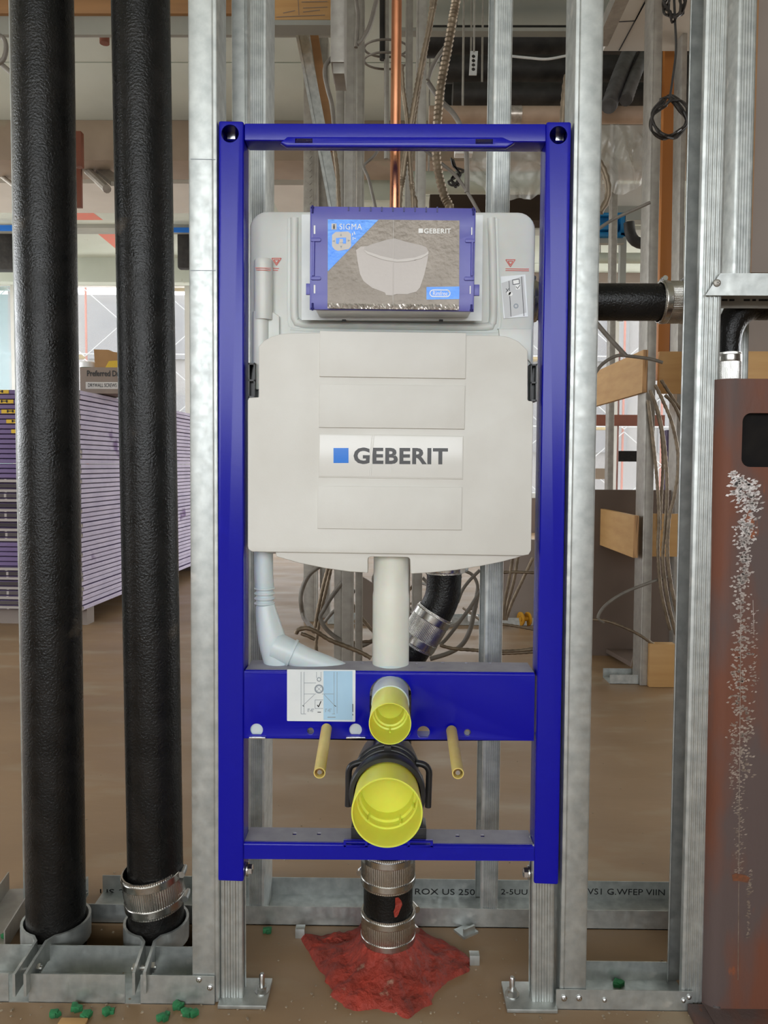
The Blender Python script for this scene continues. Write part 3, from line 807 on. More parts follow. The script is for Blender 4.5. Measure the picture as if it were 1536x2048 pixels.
# left conduit bulge
cpx = [at(527, v, TY - .004) for v in (519, 530, 560, 620, 640)]
MB().tube(spline(cpx, .01), [.012] + [.0137] * (len(spline(cpx, .01)) - 1), 20).build('inlet_channel', TANK, tb)
cp2 = [at(522, v, TY - .002) for v in (625, 640, 700, 780)]
MB().tube(spline(cp2, .01), .0125, 20).build('inlet_channel', TANK, tb)
plate('moulded_shoulder', [L([(545, 626), (556, 634), (556, 680), (530, 690), (512, 690), (512, 626)], TY - .006)], TY - .006, .01, TANK, tb, bevel=.002)
plate('moulded_shoulder', [L([(1000, 660), (1062, 660), (1060, 720), (1040, 700), (1004, 690)], TY - .004)], TY - .004, .01, TANK, tb, bevel=.002)
# red level marks
RY = TY - .0008
def tri(u, v, s):
    pxline([(u - s, v - s * .7, u + s, v - s * .7), (u + s, v - s * .7, u, v + s * .8), (u, v + s * .8, u - s, v - s * .7)], RY, 1.5, REDI, tb, 'level_mark')
for u, v in ((553, 523), (1021, 526)):
    tri(u, v, 9.5); tri(u, v, 5)
pxline([(540, 536, 558, 537), (540, 540, 556, 541), (1011, 537.5, 1058, 538), (1011, 541, 1058, 541.5)], RY, 1.3, REDI, tb, 'level_mark')
pxline([(510, 535.5, 542, 536.5), (512, 539.5, 542, 540.5)], TY - .0185, 1.2, REDI, tb, 'level_mark')
# pictogram sticker, tilted
stq = plate('pictogram_sticker', [L([(1001, 553), (1051, 549), (1056, 633), (1007, 637)], RY - .0006)], RY - .0006, .0006, PAPER, tb)
flat('printed_panel', [(1003, 566), (1047, 552), (1053, 625), (1010, 637)], RY - .0009, GREYP, tb)
pxline([(1025, 560, 1038, 558), (1038, 558, 1039, 567), (1039, 567, 1026, 569), (1026, 569, 1025, 560), (1012, 577, 1018, 585), (1018, 577, 1012, 585), (1032, 573, 1035, 577), (1035, 577, 1040, 570), (1043, 553, 1048, 632), (1018, 562, 1022, 633)], RY - .0013, 1.2, INK, tb)
flat('printed_patch', [(1026, 561), (1038, 559), (1038, 567), (1027, 568)], RY - .0011, WHITE, tb)
flat('printed_patch', [(1031, 570), (1040, 569), (1040, 578), (1032, 579)], RY - .0011, WHITE, tb)
ringmark(1032, 612, 2.5, 5, RY - .0013, INKL, tb)
for u, v in ((1018, 586), (1021, 588)): ringmark(u, v, 0.5, 4, RY - .0013, WHITE, tb)
# black side clips
for u0, u1, v0, v1 in ((497, 510, 726, 796), (1060, 1074, 728, 803)):
    t = MB()
    a = at(u0, v1, .012); b = at(u1, v0, .012)
    t.box(a.x, b.x, .02, .045, a.z, b.z)
    t.box(a.x, b.x, .010, .02, a.z, a.z + .003); t.box(a.x, b.x, .010, .02, b.z - .003, b.z)
    t.box(a.x, a.x + .002, .010, .02, a.z, b.z); t.box(b.x - .002, b.x, .010, .02, a.z, b.z)
    mz = (a.z + b.z) / 2
    t.box(a.x, b.x, .010, .02, mz - .0015, mz + .0015)
    t.build('side_clip', BPLA, CI, bevel=.0005)
# ---- foam front shell
FY = -.004
def arcpx(cu, cv, ru, rv, a0, a1, n=10):
    return [(cu + ru * math.cos(math.radians(a0 + (a1 - a0) * k / n)), cv - rv * math.sin(math.radians(a0 + (a1 - a0) * k / n))) for k in range(n + 1)]
fo = [(498, 1092), (498, 801), (500, 798), (518, 797), (520, 793)] + [(520, 694)] + [(529, 684), (543, 676), (560, 671), (578, 669), (640, 668)] + [(930, 673), (1000, 674), (1018, 677), (1035, 685), (1048, 697), (1053, 703)] + [(1053, 800), (1056, 804), (1063, 805), (1064, 810), (1059, 1100)] + \
     [(1052, 1107), (1030, 1114), (1000, 1122), (960, 1130), (910, 1138), (860, 1143), (824, 1145)] + [(823, 1121)] + arcpx(814, 1121, 9, 9, 0, 90, 5)[1:] + arcpx(742, 1120, 9, 9, 90, 180, 5) + [(733, 1143)] + \
     [(700, 1141), (650, 1134), (600, 1124), (555, 1111), (548, 1104), (503, 1101)]
i0 = fo.index((1059, 1100))
fm = fo[:i0] + [(1060, 1100), (1056, 1107), (1046, 1109), (780, 1105), (505, 1101), (499, 1097)]
foam = plate('foam_shell', [L(fm, FY)], FY, .036, FOAM, CI, bevel=.002)
sk = [(549, 1085)] + [(1052, 1085)] + fo[i0 + 1:-2]
plate('lower_skirt', [L(sk, FY + .007)], FY + .007, .03, FOAM, foam, bevel=.002)
for (u0, v0, u1, v1, d) in ((641, 663, 931, 756, 6), (640, 769, 929, 857, 5), (637, 973, 923, 1059, 4)):
    q = [(u0, v0), (u1, v0 + d * .7), (u1 - 1, v1), (u0 - 1, v1 - d * .7)]
    plate('raised_panel', [L(q, FY - .0032)], FY - .0032, .004, FOAM, foam, bevel=.0008)
q = [(639, 868), (926, 873), (925, 958), (638, 954)]
plate('raised_panel', [L(q, FY - .0015)], FY - .0015, .002, FOAM, foam, bevel=.0006)
lg = plate('brand_label', [L([(640, 870), (925, 874), (924, 956), (639, 952)], FY - .0024)], FY - .0024, .0007, STICK, foam, bevel=.0002)
flat('logo_square', [(667, 896), (697, 896), (697, 926), (667, 926)], FY - .0028, LOGOB, foam)
text_obj('logo_lettering', 'GEBERIT', (707, 896, 896, 928), FY - .0028, LOGOK, foam, bold=.034, spacing=1.08)
# label creases
for pts in ([(748, 871), (745, 900), (741, 952)], [(744, 871), (741, 905), (738, 952)], [(782, 929), (782, 945)]):
    MB().tube([at(u, v, FY - .0022) for u, v in pts], .0009, 6).build('label_crease', STICK, foam)
# ---- white backing sheet + access box
AB = thing('access_box', (at(787, 620, 0).x, -.02, at(787, 632, -.02).z), 'violet-blue protective access box with printed toilet card on the cistern', 'access box')
WY = .012
plate('backing_sheet', [pxrect(603, 430, 966, 640, WY)], WY, .002, SHEET, AB)
for u in (688, 882): plate('sheet_notch', [pxrect(u - 4, 639, u + 4, 643, WY - .001)], WY - .001, .004, INKK, AB)
VY = -.040
a = at(632, 622, VY + .006); b = at(945, 416, VY + .006)
hs = MB()
hs.box(a.x, b.x, VY + .006, WY, a.z, b.z)
hs.build('housing', SHEET, AB, bevel=.002)
vf = L([(622, 414), (950, 418), (946, 621), (621, 617)], VY)
slots = [pxrect(u0, v0, u1, v1, VY) for u0, v0, u1, v1 in ((626, 449, 632, 469), (626, 568, 632, 588), (941, 453, 946, 471), (938, 570, 943, 589))]
rim = plate('cover_rim', [vf] + slots, VY, .006, VIOL, AB, bevel=.0012)
for u0, v0, u1, v1 in ((625, 448, 633, 470), (625, 567, 633, 589), (940, 452, 947, 472), (937, 569, 944, 590)):
    plate('slot_back', [pxrect(u0 + 1, v0 + 1, u1 - 1, v1 - 1, VY + .0006)], VY + .0006, .002, WHITE, rim)
# notches, corner pins, ribs, side tabs
for i in range(9):
    u = 697 + i * 22.2
    MB().box(at(u - 1.4, 415, VY).x, at(u + 1.4, 415, VY).x, VY - .001, VY + .003, at(u, 422 + i * .3, VY).z, at(u, 414, VY).z).build('edge_notch', VIOLD, rim)
for u, v, s in ((625, 420, 1), (947, 424, 1), (625, 612, -1), (943, 615, -1)):
    p0 = at(u, v - 9 * s, VY - .001); p1 = at(u, v + 6 * s, VY - .001)
    MB().tube([p0, p1], .0013, 8).tube([at(u - 3, v - 5 * s, VY - .001), at(u + 3, v - 5 * s, VY - .001)], .0012, 8).build('corner_pin', VIOLD, rim)
for u0, u1, v in ((622, 641, 479), (622, 641, 556), (931, 950, 481), (929, 948, 557)):
    plate('rim_bridge', [pxrect(u0, v - 3, u1, v + 3, VY - .002, .0015)], VY - .002, .003, VIOL, rim, bevel=.0005)
for u in (627.5, 944.5):
    MB().tube([at(u, 484, VY - .0005), at(u - .8, 552, VY - .0005)], .002, 10).build('rim_groove', VIOL, rim)
for u0, u1, v0, v1 in ((613, 622, 568, 588), (949, 958, 570, 590)):
    o_ = pxrect(u0, v0, u1, v1, VY + .004); i_ = pxrect(u0 + 2, v0 + 2, u1 - 2, v1 - 2, VY + .004)
    plate('side_tab', [o_], VY + .004, .004, VIOL, rim, bevel=.0008)
# printed card
KY = VY - .0012
card = plate('printed_card', [L([(655, 438), (919, 441), (918, 619), (655, 616)], KY)], KY, .0008, CARD, AB)
P1, P2, P3 = KY - .0004, KY - .0008, KY - .0012
flat('blue_corner', [(655.5, 438.5), (757, 439.5), (655.5, 543)], P1, CARDB, card)
flat('bowl_picture', [(712, 500), (722, 493), (740, 492), (760, 505), (792, 515), (830, 521), (855, 509), (857, 505), (855, 520), (849, 548), (840, 575), (833, 583), (815, 588), (793, 588), (784, 591), (772, 590), (770, 585), (745, 576), (727, 562), (720, 548), (715, 522)], P1, CARDT, card)
flat('seat_picture', [(729, 494), (745, 488), (775, 479), (790, 477), (810, 483), (845, 491), (853, 495), (857, 504), (853, 510), (835, 518), (795, 521), (760, 514), (735, 505), (728, 499)], P2, CARDS, card)
flat('rim_picture', [(857, 502), (857, 508), (842, 517), (815, 523), (792, 524), (765, 519), (735, 508), (727, 499), (735, 503), (762, 512), (795, 519), (830, 515), (850, 508)], P3, CARDL, card)
flat('info_square', [(663, 447), (673, 447), (673, 459), (663, 459)], P2, CARDL, card)
text_obj('info_letter', 'i', (666, 448.5, 670, 457.5), P3, INK, card, bold=.02)
text_obj('card_lettering', 'SIGMA', (679, 447.5, 724, 459), P2, WHITE, card, bold=0.0, spacing=1.12)
oct_ = [(671, 464), (696, 463), (702, 468), (702, 492), (698, 498), (676, 502), (669, 499), (664, 492), (664, 470)]
flat('pictogram_plate', oct_, P2, CARDL, card)
flat('pictogram', [(672, 476), (692, 475), (692, 487), (686, 487), (684, 483), (678, 483), (677, 488), (672, 487)], P3, CARDB, card)
flat('pictogram_bowl', [(679, 478), (686, 478), (686, 485), (679, 485)], P3 - .0003, CARDL, card)
for (u, v, du, dv) in ((682, 470, 0, -1), (682, 493, 0, 1), (668, 482, -1, 0), (697, 481, 1, 0)):
    flat('arrow_mark', [(u + du * 3.5, v + dv * 3.5), (u - dv * 2 - du * 1.5, v + du * 2 - dv * 1.5), (u + dv * 2 - du * 1.5, v - du * 2 - dv * 1.5)], P3, INKL, card)
pxline([(705, 466, 705, 471), (708, 463, 710, 469), (706, 474, 706, 480), (709, 476, 711, 478)], P2, 1.5, WHITE, card)
flat('logo_square', [(837, 457), (846, 457), (846, 466), (837, 466)], P2, WHITE, card)
text_obj('logo_lettering', 'GEBERIT', (848, 457, 902, 467), P2, WHITE, card, bold=.022, spacing=1.06)
flat('badge', [(853, 574), (919, 573), (918.5, 598), (853, 599)], P1, CARDB, card)
(bx0, bz0), (bx1, bz1) = xz(859, 594, P2), xz(901, 579, P2)
hb_ = (bz1 - bz0) / 2
mesh_obj('badge_outline', plate_mesh([rrect(bx0, bz0, bx1, bz1, hb_ * .99), rrect(bx0 + .0013, bz0 + .0013, bx1 - .0013, bz1 - .0013, hb_ * .99 - .0013)], .0004, lambda a, b, c: (a, P2 + .0004 - c, b)), WHITE, card)
text_obj('badge_lettering', 'Rimfree', (866, 582, 895, 591), P2, WHITE, card, bold=.004)
text_obj('badge_mark', '®', (895.5, 581, 899, 585), P2, WHITE, card)
# crumpled film along the lower edge of the card
t = MB(); nn = 90; vv = []; ff = []
for i in range(nn + 1):
    u = 655 + (918 - 655) * i / nn
    for j, v in enumerate((607, 611, 614, 617)):
        p = at(u, v + (i / nn) * 3 + rnd.uniform(-1.5, 1.5) * (j < 3), KY - .0015 - (0 if j == 0 else rnd.uniform(0, .003)))
        vv.append(p)
for i in range(nn):
    for j in range(3):
        q = i * 4 + j
        ff.append((q, q + 4, q + 5, q + 1))
t.add(vv, ff).build('crumpled_film', FOIL, card, smooth=0)
pxline([(787, 440, 786, 612)], P3 - .0004, .8, CARDL, card, 'card_fold')

# ================================================================ couplings
def coupling(label, p0, p1, r, group=None, screws=1, ang=0.0, name='pipe_coupling', bands=True):
    """stainless no-hub coupling between p0 and p1: ribbed sleeve, two bands, worm screws"""
    p0 = Vector(p0); p1 = Vector(p1); d = p1 - p0; Ln = d.length; A = d.normalized()
    base = p0 if p0.z < p1.z else p1
    t = thing(name, base, label, 'coupling', group)
    n = 120
    MB().lathe([(r, 0), (r * 1.0, Ln * .02), (r * 1.015, Ln * .3), (r * 1.015, Ln * .7), (r, Ln * .98), (r, Ln), (r * .95, Ln), (r * .95, 0)], p0, A, n * 3,
               mod=lambda a, i: 1 + (.012 * math.sin(a * 80) if 1 <= i <= 4 else 0), closed=True).build('ribbed_sleeve', STAIN, t, smooth=60)
    up = Vector((0, 0, 1)) if abs(A.z) < 0.9 else Vector((0, -1, 0))
    N = (up - A * up.dot(A)).normalized(); B = A.cross(N)
    for f0 in (.06, .74):
        a0 = Ln * f0; a1 = Ln * (f0 + .2)
        bo = MB().lathe([(r * 1.03, a0), (r * 1.045, a0 + .001), (r * 1.045, a1 - .001), (r * 1.03, a1), (r * .99, a1), (r * .99, a0)], p0, A, 64, closed=True).build('band', STAIN, t, smooth=20)
        if screws:
            q = p0 + A * ((a0 + a1) / 2) + (N * math.cos(ang) + B * math.sin(ang)) * (r * 1.1)
            tg = (-N * math.sin(ang) + B * math.cos(ang))
            MB().lathe([(.0055, -.011), (.0055, .006), (.0042, .007), (.0042, .013)], q, tg, 14).build('worm_screw', ZINC, bo)
    return t

# ================================================================ black stacks on the left
def stack(label, lt, rt, lb, rb, vt, vb, Y):
    a = (at(lt, vt, Y) + at(rt, vt, Y)) / 2; b = (at(lb, vb, Y) + at(rb, vb, Y)) / 2
    r = ((rt - lt) + (rb - lb)) / 4 * pxm(Y) * .985
    s = (a - b) / (a.z - b.z)
    top = a + s * (CZ - .005 - a.z); bot = b + s * (-.25 - b.z)
    prof = []
    o = MB().lathe([(r, 0), (r, (top - bot).length)], bot, top - bot, 72).build('cast_iron_pipe', IRON, None, smooth=60)
    tag(o, label, 'pipe')
    return b + s * (0.0 - b.z), top, r
PY = .125
bA, tA, rA = stack('black cast iron pipe nearest the left picture edge', 22, 147, 58, 168, 0, 1860, PY)
bB, tB, rB = stack('black cast iron pipe beside the bright left stud', 225, 338, 257, 369, 0, 1860, PY)
s_ = (tB - bB) / (tB.z - bB.z)
zc0 = at(310, 1838, PY - rB).z; zc1 = at(310, 1768, PY - rB).z
c0 = bB + s_ * zc0; c1 = bB + s_ * zc1
tilt = Vector((.004, 0, 0))
coupling('stainless coupling low on the black pipe beside the left stud', c0 - tilt * 0 + Vector((0, 0, -.001)), c1 + Vector((-.006, -.004, .004)), rB * 1.06, ang=PI / 2)
def riser_clamp(label, c, r, ang, zb=.02, h=.03, ear=.07):
    """two bent steel halves round a pipe with ears along direction ang"""
    t = thing('riser_clamp', (c.x, c.y, 0), label, 'clamp')
    ca, sa = math.cos(ang), math.sin(ang)
    for s in (1, -1):
        line = [(r + .012 + ear, s * .006), (r + .016, s * .006)]
        for k in range(13):
            a = math.radians(18) + (PI - math.radians(36)) * k / 12
            line.append(((r + .004) * math.cos(a), s * (r + .004) * math.sin(a)))
        line += [(-r - .016, s * .006), (-r - .012 - ear * .8, s * .006)]
        poly = offset_poly(line, -.004 * s)
        poly = [(x * ca - y * sa, x * sa + y * ca) for x, y in poly]
        hf = MB().prism_z(poly, (c.x, c.y, zb), (c.x, c.y, zb + h)).build('clamp_half', GALV, t, smooth=40)
    for e in (r + .012 + ear * .55, -(r + .012 + ear * .45)):
        p = Vector((c.x + e * ca, c.y + e * sa, zb + h / 2)); nrm = Vector((-sa, ca, 0))
        MB().lathe([(.004, -.018), (.004, .018)], p, nrm, 10).lathe([(.008, .0105), (.008, .016)], p, nrm, 6).lathe([(.008, -.016), (.008, -.0105)], p, nrm, 6).build('clamp_bolt', ZINC, t)
    return t
cA = bA + (tA - bA) / (tA.z - bA.z) * .03; cB = bB + (tB - bB) / (tB.z - bB.z) * .03
gA = gnd(24, 1990, .04); gB = gnd(268, 1996, .04)
riser_clamp('steel riser clamp around the foot of the leftmost black pipe', cA, rA, math.atan2(gA.y - cA.y, gA.x - cA.x), zb=.02, h=.034, ear=.085)
riser_clamp('steel riser clamp around the foot of the second black pipe', cB, rB, math.atan2(gB.y - cB.y, gB.x - cB.x), zb=.02, h=.034, ear=.08)
# ================================================================ flush pipe, drain tee, caps
FPY = .05
x = at(782, 1200, FPY).x; k = pxm(FPY)
fp = thing('flush_pipe', (x, FPY, at(780, 1400, 0).z), 'milky white plastic flush pipe dropping from the cistern to the crossbeam', 'pipe')
zA = at(780, 1108, FPY).z; zS = at(780, 1183, FPY).z; C1 = at(780, 1447, -.125); zB = C1.z + .02
MB().lathe([(35.5 * k, 0), (35.5 * k, zA - zS - .002), (36.5 * k, zA - zS + .003), (37 * k, zA - zS + .006), (37 * k, zA - zB)], (x, FPY, zA), (0, 0, -1), 48).build('upper_tube', PEWH, fp, smooth=50)
C1 = at(780, 1447, -.125); C1b = Vector((C1.x, 0, C1.z))
pth = [Vector((x, FPY, zB + .002)), Vector((x, FPY, C1.z + .034)), Vector((x, FPY - .004, C1.z + .024)), Vector((x, FPY - .02, C1.z + .008)), Vector((x, FPY - .045, C1.z)), Vector((x, -.025, C1.z)), Vector((x, -.044, C1.z))]
MB().tube(spline(pth, .006), .0268, 32).build('elbow', HOSE, fp, smooth=50)
def cap(label, c, r, depth, body, rings, name):
    """hollow protective cap, mouth at c facing the camera (-Y)"""
    t = thing(name, (c.x, c.y + body / 2, c.z - r), label, 'cap', 'yellow protective caps')
    prof = [(r * .9, body), (r, 0.0), (r * .995, -.0012), (r * .955, -.0012), (r * .94, .001)]
    prof += rings
    MB().lathe(prof, c, (0, 1, 0), 72).build('cap_body', YELL, t, smooth=40)
    return t
r1 = 43.2 * pxm(-.125)
cp1 = cap('small yellow protective cap on the flush pipe elbow', C1, r1, .05, .085,
          [(r1 * .88, .045), (r1 * .80, .0455), (r1 * .79, .052), (r1 * .70, .0525), (r1 * .66, .075), (0, .0755)], 'protective_cap')
MB().tube([(C1.x, C1.y + .035, C1.z - r1 * .86), (C1.x, C1.y + .05, C1.z - r1 * .78)], .0012, 6).build('moulding_pip', YELL, cp1)
CY2 = -.142
C2 = at(774, 1625, CY2); r2 = 73.3 * pxm(CY2)
cp2_ = cap('large yellow protective cap on the drain socket', C2, r2, .05, .095,
           [(r2 * .90, .040), (r2 * .85, .0402), (r2 * .84, .0435), (r2 * .87, .044), (r2 * .86, .056), (r2 * .79, .0562), (r2 * .78, .060), (r2 * .81, .0605), (r2 * .78, .078), (0, .0785)], 'protective_cap')
for ang in (-62, -130, -20):
    a = math.radians(ang)
    MB().tube([(C2.x + r2 * .84 * math.cos(a), C2.y + .04, C2.z + r2 * .84 * math.sin(a)), (C2.x + r2 * .80 * math.cos(a), C2.y + .062, C2.z + r2 * .80 * math.sin(a))], .0016, 6).build('moulding_rib', YELL, cp2_)
# drain: black tee with socket
TYP = .1
tx = at(778, 1600, TYP).x; rt = 45.5 * pxm(TYP) * .98
tee = thing('drain_tee', (tx, TYP, at(780, 1740, TYP).z), 'black drain pipe tee behind the large yellow cap', 'pipe')
MB().lathe([(rt, 0), (rt, at(780, 1385, TYP).z - at(780, 1745, TYP).z)], (tx, TYP, at(780, 1745, TYP).z), (0, 0, 1), 48).build('upright_pipe', IRON, tee, smooth=60)
ysk = CY2 + .052
MB().lathe([(r2 * .99, 0), (r2 * 1.10, .0), (r2 * 1.13, .002), (r2 * 1.13, .016), (r2 * .99, .022), (r2 * .99, .10), (r2 * .9, .13), (r2 * .85, .13), (r2 * .94, .09)], (C2.x, ysk, C2.z), (0, 1, 0), 64, closed=True).build('socket', BPLA, tee, smooth=40)
# clamp bracket
cbk = thing('pipe_bracket', (C2.x, -.03, at(780, 1690, 0).z), 'black plastic pipe bracket arching over the drain socket', 'bracket')
ya = -.045
Ra = 65 * pxm(ya)
arc = [Vector((C2.x + Ra * math.cos(a), ya, C2.z + Ra * math.sin(a))) for a in [math.radians(28 + 124 * i / 24) for i in range(25)]]
MB().tube(arc, .0042, 12).build('arch', BPLA, cbk)
MB().tube([p + Vector((0, .014, 0)) + (p - Vector((C2.x, ya, C2.z))) * .04 for p in arc], .0042, 12).build('arch', BPLA, cbk)
MB().box(C2.x - .005, C2.x + .005, ya - .005, ya + .02, C2.z + Ra - .002, C2.z + Ra + .007).build('arch_lug', BPLA, cbk, bevel=.001)
for pts in ([(724, 1524), (712, 1527), (703, 1531), (698, 1540), (697, 1552), (697, 1580), (696, 1612)], [(832, 1526), (844, 1528), (853, 1533), (858, 1542), (858, 1556), (857, 1585), (856, 1614)]):
    MB().tube(spline([at(u, v, ya) for u, v in pts], .004), .0046, 12).build('side_arm', BPLA, cbk)
for u0, u1, u2 in ((690, 702, 694), (850, 862, 859)):
    a = at(u0 + 2, 1612, ya + .004); b = at(u1, 1560, ya + .004)
    MB().box(a.x, b.x, ya + .002, ya + .016, a.z, b.z).build('arm_plate', BPLA, cbk, bevel=.001)
for u0, u1 in ((702, 733), (822, 853)):
    a = at(u0, 1680, .012); b = at(u1, 1640, .012)
    MB().box(a.x, b.x, .010, .045, zt2 + .001, zt2 + .022).build('bracket_foot', BPLA, cbk, bevel=.002)
    MB().box((a.x + b.x) / 2 - .006, (a.x + b.x) / 2 + .006, .012, .03, zt2 + .02, C2.z - .02).build('bracket_post', BPLA, cbk, bevel=.001)
# threaded rods in tan sleeves
for lab, (us, vs), (ue, ve) in (('tan sleeve over the threaded rod left of the yellow caps', (653, 1457), (639, 1546)), ('tan sleeve over the threaded rod right of the yellow caps', (903, 1461), (916, 1547))):
    p = at(us, vs, .0); q = at(ue, ve, -.138)
    t = thing('rod_sleeve', (p + q) / 2 - Vector((0, 0, .01)), lab, 'sleeve', 'threaded rod sleeves')
    A = (q - p); Ln = A.length
    MB().lathe([(.0078, 0), (.0076, Ln), (.0062, Ln), (.0062, Ln - .02), (0, Ln - .02)], p, A, 28).build('sleeve', TANS, t, smooth=40)
    MB().lathe([(.0048, Ln - .02), (.0048, Ln - .004), (.003, Ln - .002)], p, A, 18).build('threaded_rod', ZINC, t, smooth=40)

# lower drain: coupling, black pipe, coupling in mortar
DX = at(776, 1850, .1); DYc = .10
rd = 53 * pxm(DYc) * .98
zf = lambda v: at(776, v, DYc - rd).z
xx = lambda v: at(776, v, DYc).x
tag(MB().lathe([(rd * .97, 0), (rd * .97, zf(1715) - .002)], (xx(1830), DYc, .002), (0, 0, 1), 48).build('drain_pipe', IRON, None, smooth=60), 'short black drain pipe between the two stainless couplings', 'pipe')
coupling('stainless coupling just below the blue lower crossbeam', (xx(1750), DYc, zf(1792)), (xx(1750), DYc, zf(1722)), rd * 1.04, ang=-2.0)
coupling('stainless coupling standing in the red mortar', (xx(1870), DYc, max(.004, zf(1910))), (xx(1870), DYc, zf(1846)), rd * 1.04, ang=2.0)
t = MB(); vv = []
for i, (u, v, wd) in enumerate(((793, 1797, 3), (796, 1806, 6), (797, 1815, 7), (793, 1824, 6), (792, 1832, 4), (791, 1836, 2))):
    for s in (-1, 1):
        p = at(u + s * wd, v, DYc); dx = p.x - xx(1830)
        vv.append((p.x, DYc - math.sqrt(max(0, (rd * .97) ** 2 - dx * dx)) - .0012, at(u, v, DYc - rd).z))
t.add(vv, [(2 * i, 2 * i + 1, 2 * i + 3, 2 * i + 2) for i in range(5)])
tag(t.build('mortar_smear', FIRE, None), 'red mortar smear on the short black drain pipe', 'smear')

# red firestop mortar on the floor
ol = [(597, 1873), (628, 1871), (665, 1874), (700, 1866), (722, 1848), (745, 1840), (800, 1840), (836, 1852), (850, 1868), (880, 1880), (915, 1898), (946, 1922), (938, 1944), (905, 1958), (884, 1972), (868, 1990), (862, 2008), (840, 2026), (818, 2040), (792, 2030), (756, 2020), (720, 2024), (692, 2018), (676, 2004), (658, 1992), (668, 1982), (652, 1968), (648, 1950), (630, 1932), (616, 1905)]
OL = [gnd(u, v) for u, v in ol]
# densify outline
OD = []
for i in range(len(OL)):
    a, b = OL[i], OL[(i + 1) % len(OL)]
    for kk in range(4):
        p = a.lerp(b, kk / 4)
        nn_ = noise.noise(p * 90) * .004
        OD.append(p + Vector((nn_, noise.noise(p * 70 + Vector((5, 0, 0))) * .004, 0)))
cm = Vector((xx(1870), DYc, 0))
vv = []; ff = []; R_ = 15; n = len(OD)
for j in range(R_ + 1):
    f = j / R_
    for p in OD:
        q = cm.lerp(p, .2 + .8 * f)
        d = (q - cm).length
        z = .036 * math.exp(-max(0, d - rd) / .02) + .008 * (1 - f ** 5) + (.003 if j < R_ else -.002)
        if j < R_: z += (noise.noise(q * 40) * .009 + noise.noise(q * 110) * .005) * (1 - f * .5)
        vv.append((q.x, q.y, max(z, -.002)))
for j in range(R_):
    for i in range(n):
        i2 = (i + 1) % n
        ff.append((j * n + i, j * n + i2, (j + 1) * n + i2, (j + 1) * n + i))
tag(MB().add(vv, ff).build('firestop_mortar', FIRE, None, smooth=50), 'spread of rough red firestop mortar around the drain on the floor', 'mortar')
for u, v, lab in ((600, 1876, 'small metal clip at the left tip of the red mortar'), (949, 1930, 'small metal clip at the right tip of the red mortar')):
    p = gnd(u, v)
    tag(MB().box(p.x - .008, p.x + .008, p.y - .002, p.y + .003, 0, .016).box(p.x - .008, p.x + .008, p.y - .002, p.y + .012, .015, .0165).build('metal_clip', GALV, None, bevel=.0006), lab, 'clip')
p = gnd(932, 1865)
tag(MB().box(-.016, .016, -.014, .014, 0, .004, Matrix.Translation(p) @ Matrix.Rotation(.6, 4, 'Z')).box(-.012, .012, -.01, -.006, .004, .014, Matrix.Translation(p) @ Matrix.Rotation(.6, 4, 'Z')).build('metal_offcut', GALV, None), 'bent metal offcut on the floor right of the drain', 'offcut')

# white supply hose at lower left of the cistern
hp = [at(527, 1098, .05), at(527, 1140, .05), at(529, 1175, .05)]
hs_ = thing('supply_hose', at(530, 1310, .05), 'white plastic supply hose with ribbed neck left of the flush pipe', 'hose')
hpp = spline(hp, .008); MB().tube(hpp, 19 * pxm(.05), 24).build('tube', HOSE, hs_, smooth=50)
rp = [at(529, 1174 + i * 1.1, .05) for i in range(37)]
MB().tube(rp, [(18.5 + 2.6 * math.sin(i / 36 * 2 * PI * 4)) * pxm(.05) for i in range(37)], 24).build('bellows', HOSE, hs_, smooth=60)
ep = [at(530, 1210, .05), at(534, 1235, .05), at(540, 1262, .05), at(547, 1290, .05), at(560, 1335, .05)]
epp = spline(ep, .006)
MB().tube(epp, [(19 + 9.5 * math.sin(min(1, i / len(epp) * 1.5) * PI / 2)) * pxm(.05) for i in range(len(epp))], 24).build('elbow', HOSE, hs_, smooth=50)
e2 = spline([at(552, 1292, .045), at(575, 1302, .042), at(612, 1318, .042), at(655, 1332, .045), at(700, 1348, .05)], .006)
MB().tube(e2, [(28 - 12 * i / len(e2)) * pxm(.05) for i in range(len(e2))], 24).build('spigot', HOSE, hs_, smooth=50)
ec = at(567, 1285, .03)
sm_ = [e2[3] + (e2[4] - e2[3]).normalized().orthogonal() * 0]
MB().lathe([(28.6 * pxm(.05), 0), (28.6 * pxm(.05), .004)], e2[len(e2) // 5], e2[len(e2) // 5 + 1] - e2[len(e2) // 5], 28).build('moulded_seam', HOSE, hs_)

# copper riser
cxp = [at(794, -10, .1), at(793, 150, .1), at(791, 300, .1), at(789, 440, .1)]
a, b = at(793.5, 0, .09), at(789.5, 420, .09)
s2 = (a - b) / (a.z - b.z)
tag(MB().lathe([(10 * pxm(.09), 0), (10 * pxm(.09), ((b + s2 * (CZ - b.z)) - (b + s2 * (-.03))).length)], b - s2 * .03, s2, 32).build('copper_pipe', COPP, None, smooth=60), 'bright copper water pipe rising behind the top rail', 'pipe')

# black vent elbow behind the flush pipe
EY = .19
vp = [at(889, 1010, EY), at(889, 1100, EY), at(888, 1160, EY), at(884, 1195, EY), at(872, 1222, EY), at(858, 1246, EY), at(845, 1268, EY), at(826, 1298, EY), at(790, 1352, EY)]
tag(MB().tube(spline(vp, .008), 35 * pxm(EY), 40).build('vent_elbow', IRON, None, smooth=60), 'black cast iron elbow bending behind the white flush pipe', 'pipe')
ax = (at(824, 1302, EY) - at(872, 1222, EY)).normalized()
q0 = at(851, 1257, EY)
coupling('stainless coupling on the slanted black elbow', q0 - ax * .034, q0 + ax * .034, 38 * pxm(EY), ang=1.2)
coupling('stainless coupling just visible under the cistern above the black elbow', at(889, 1146, EY), at(889, 1090, EY), 37 * pxm(EY), ang=1.2)

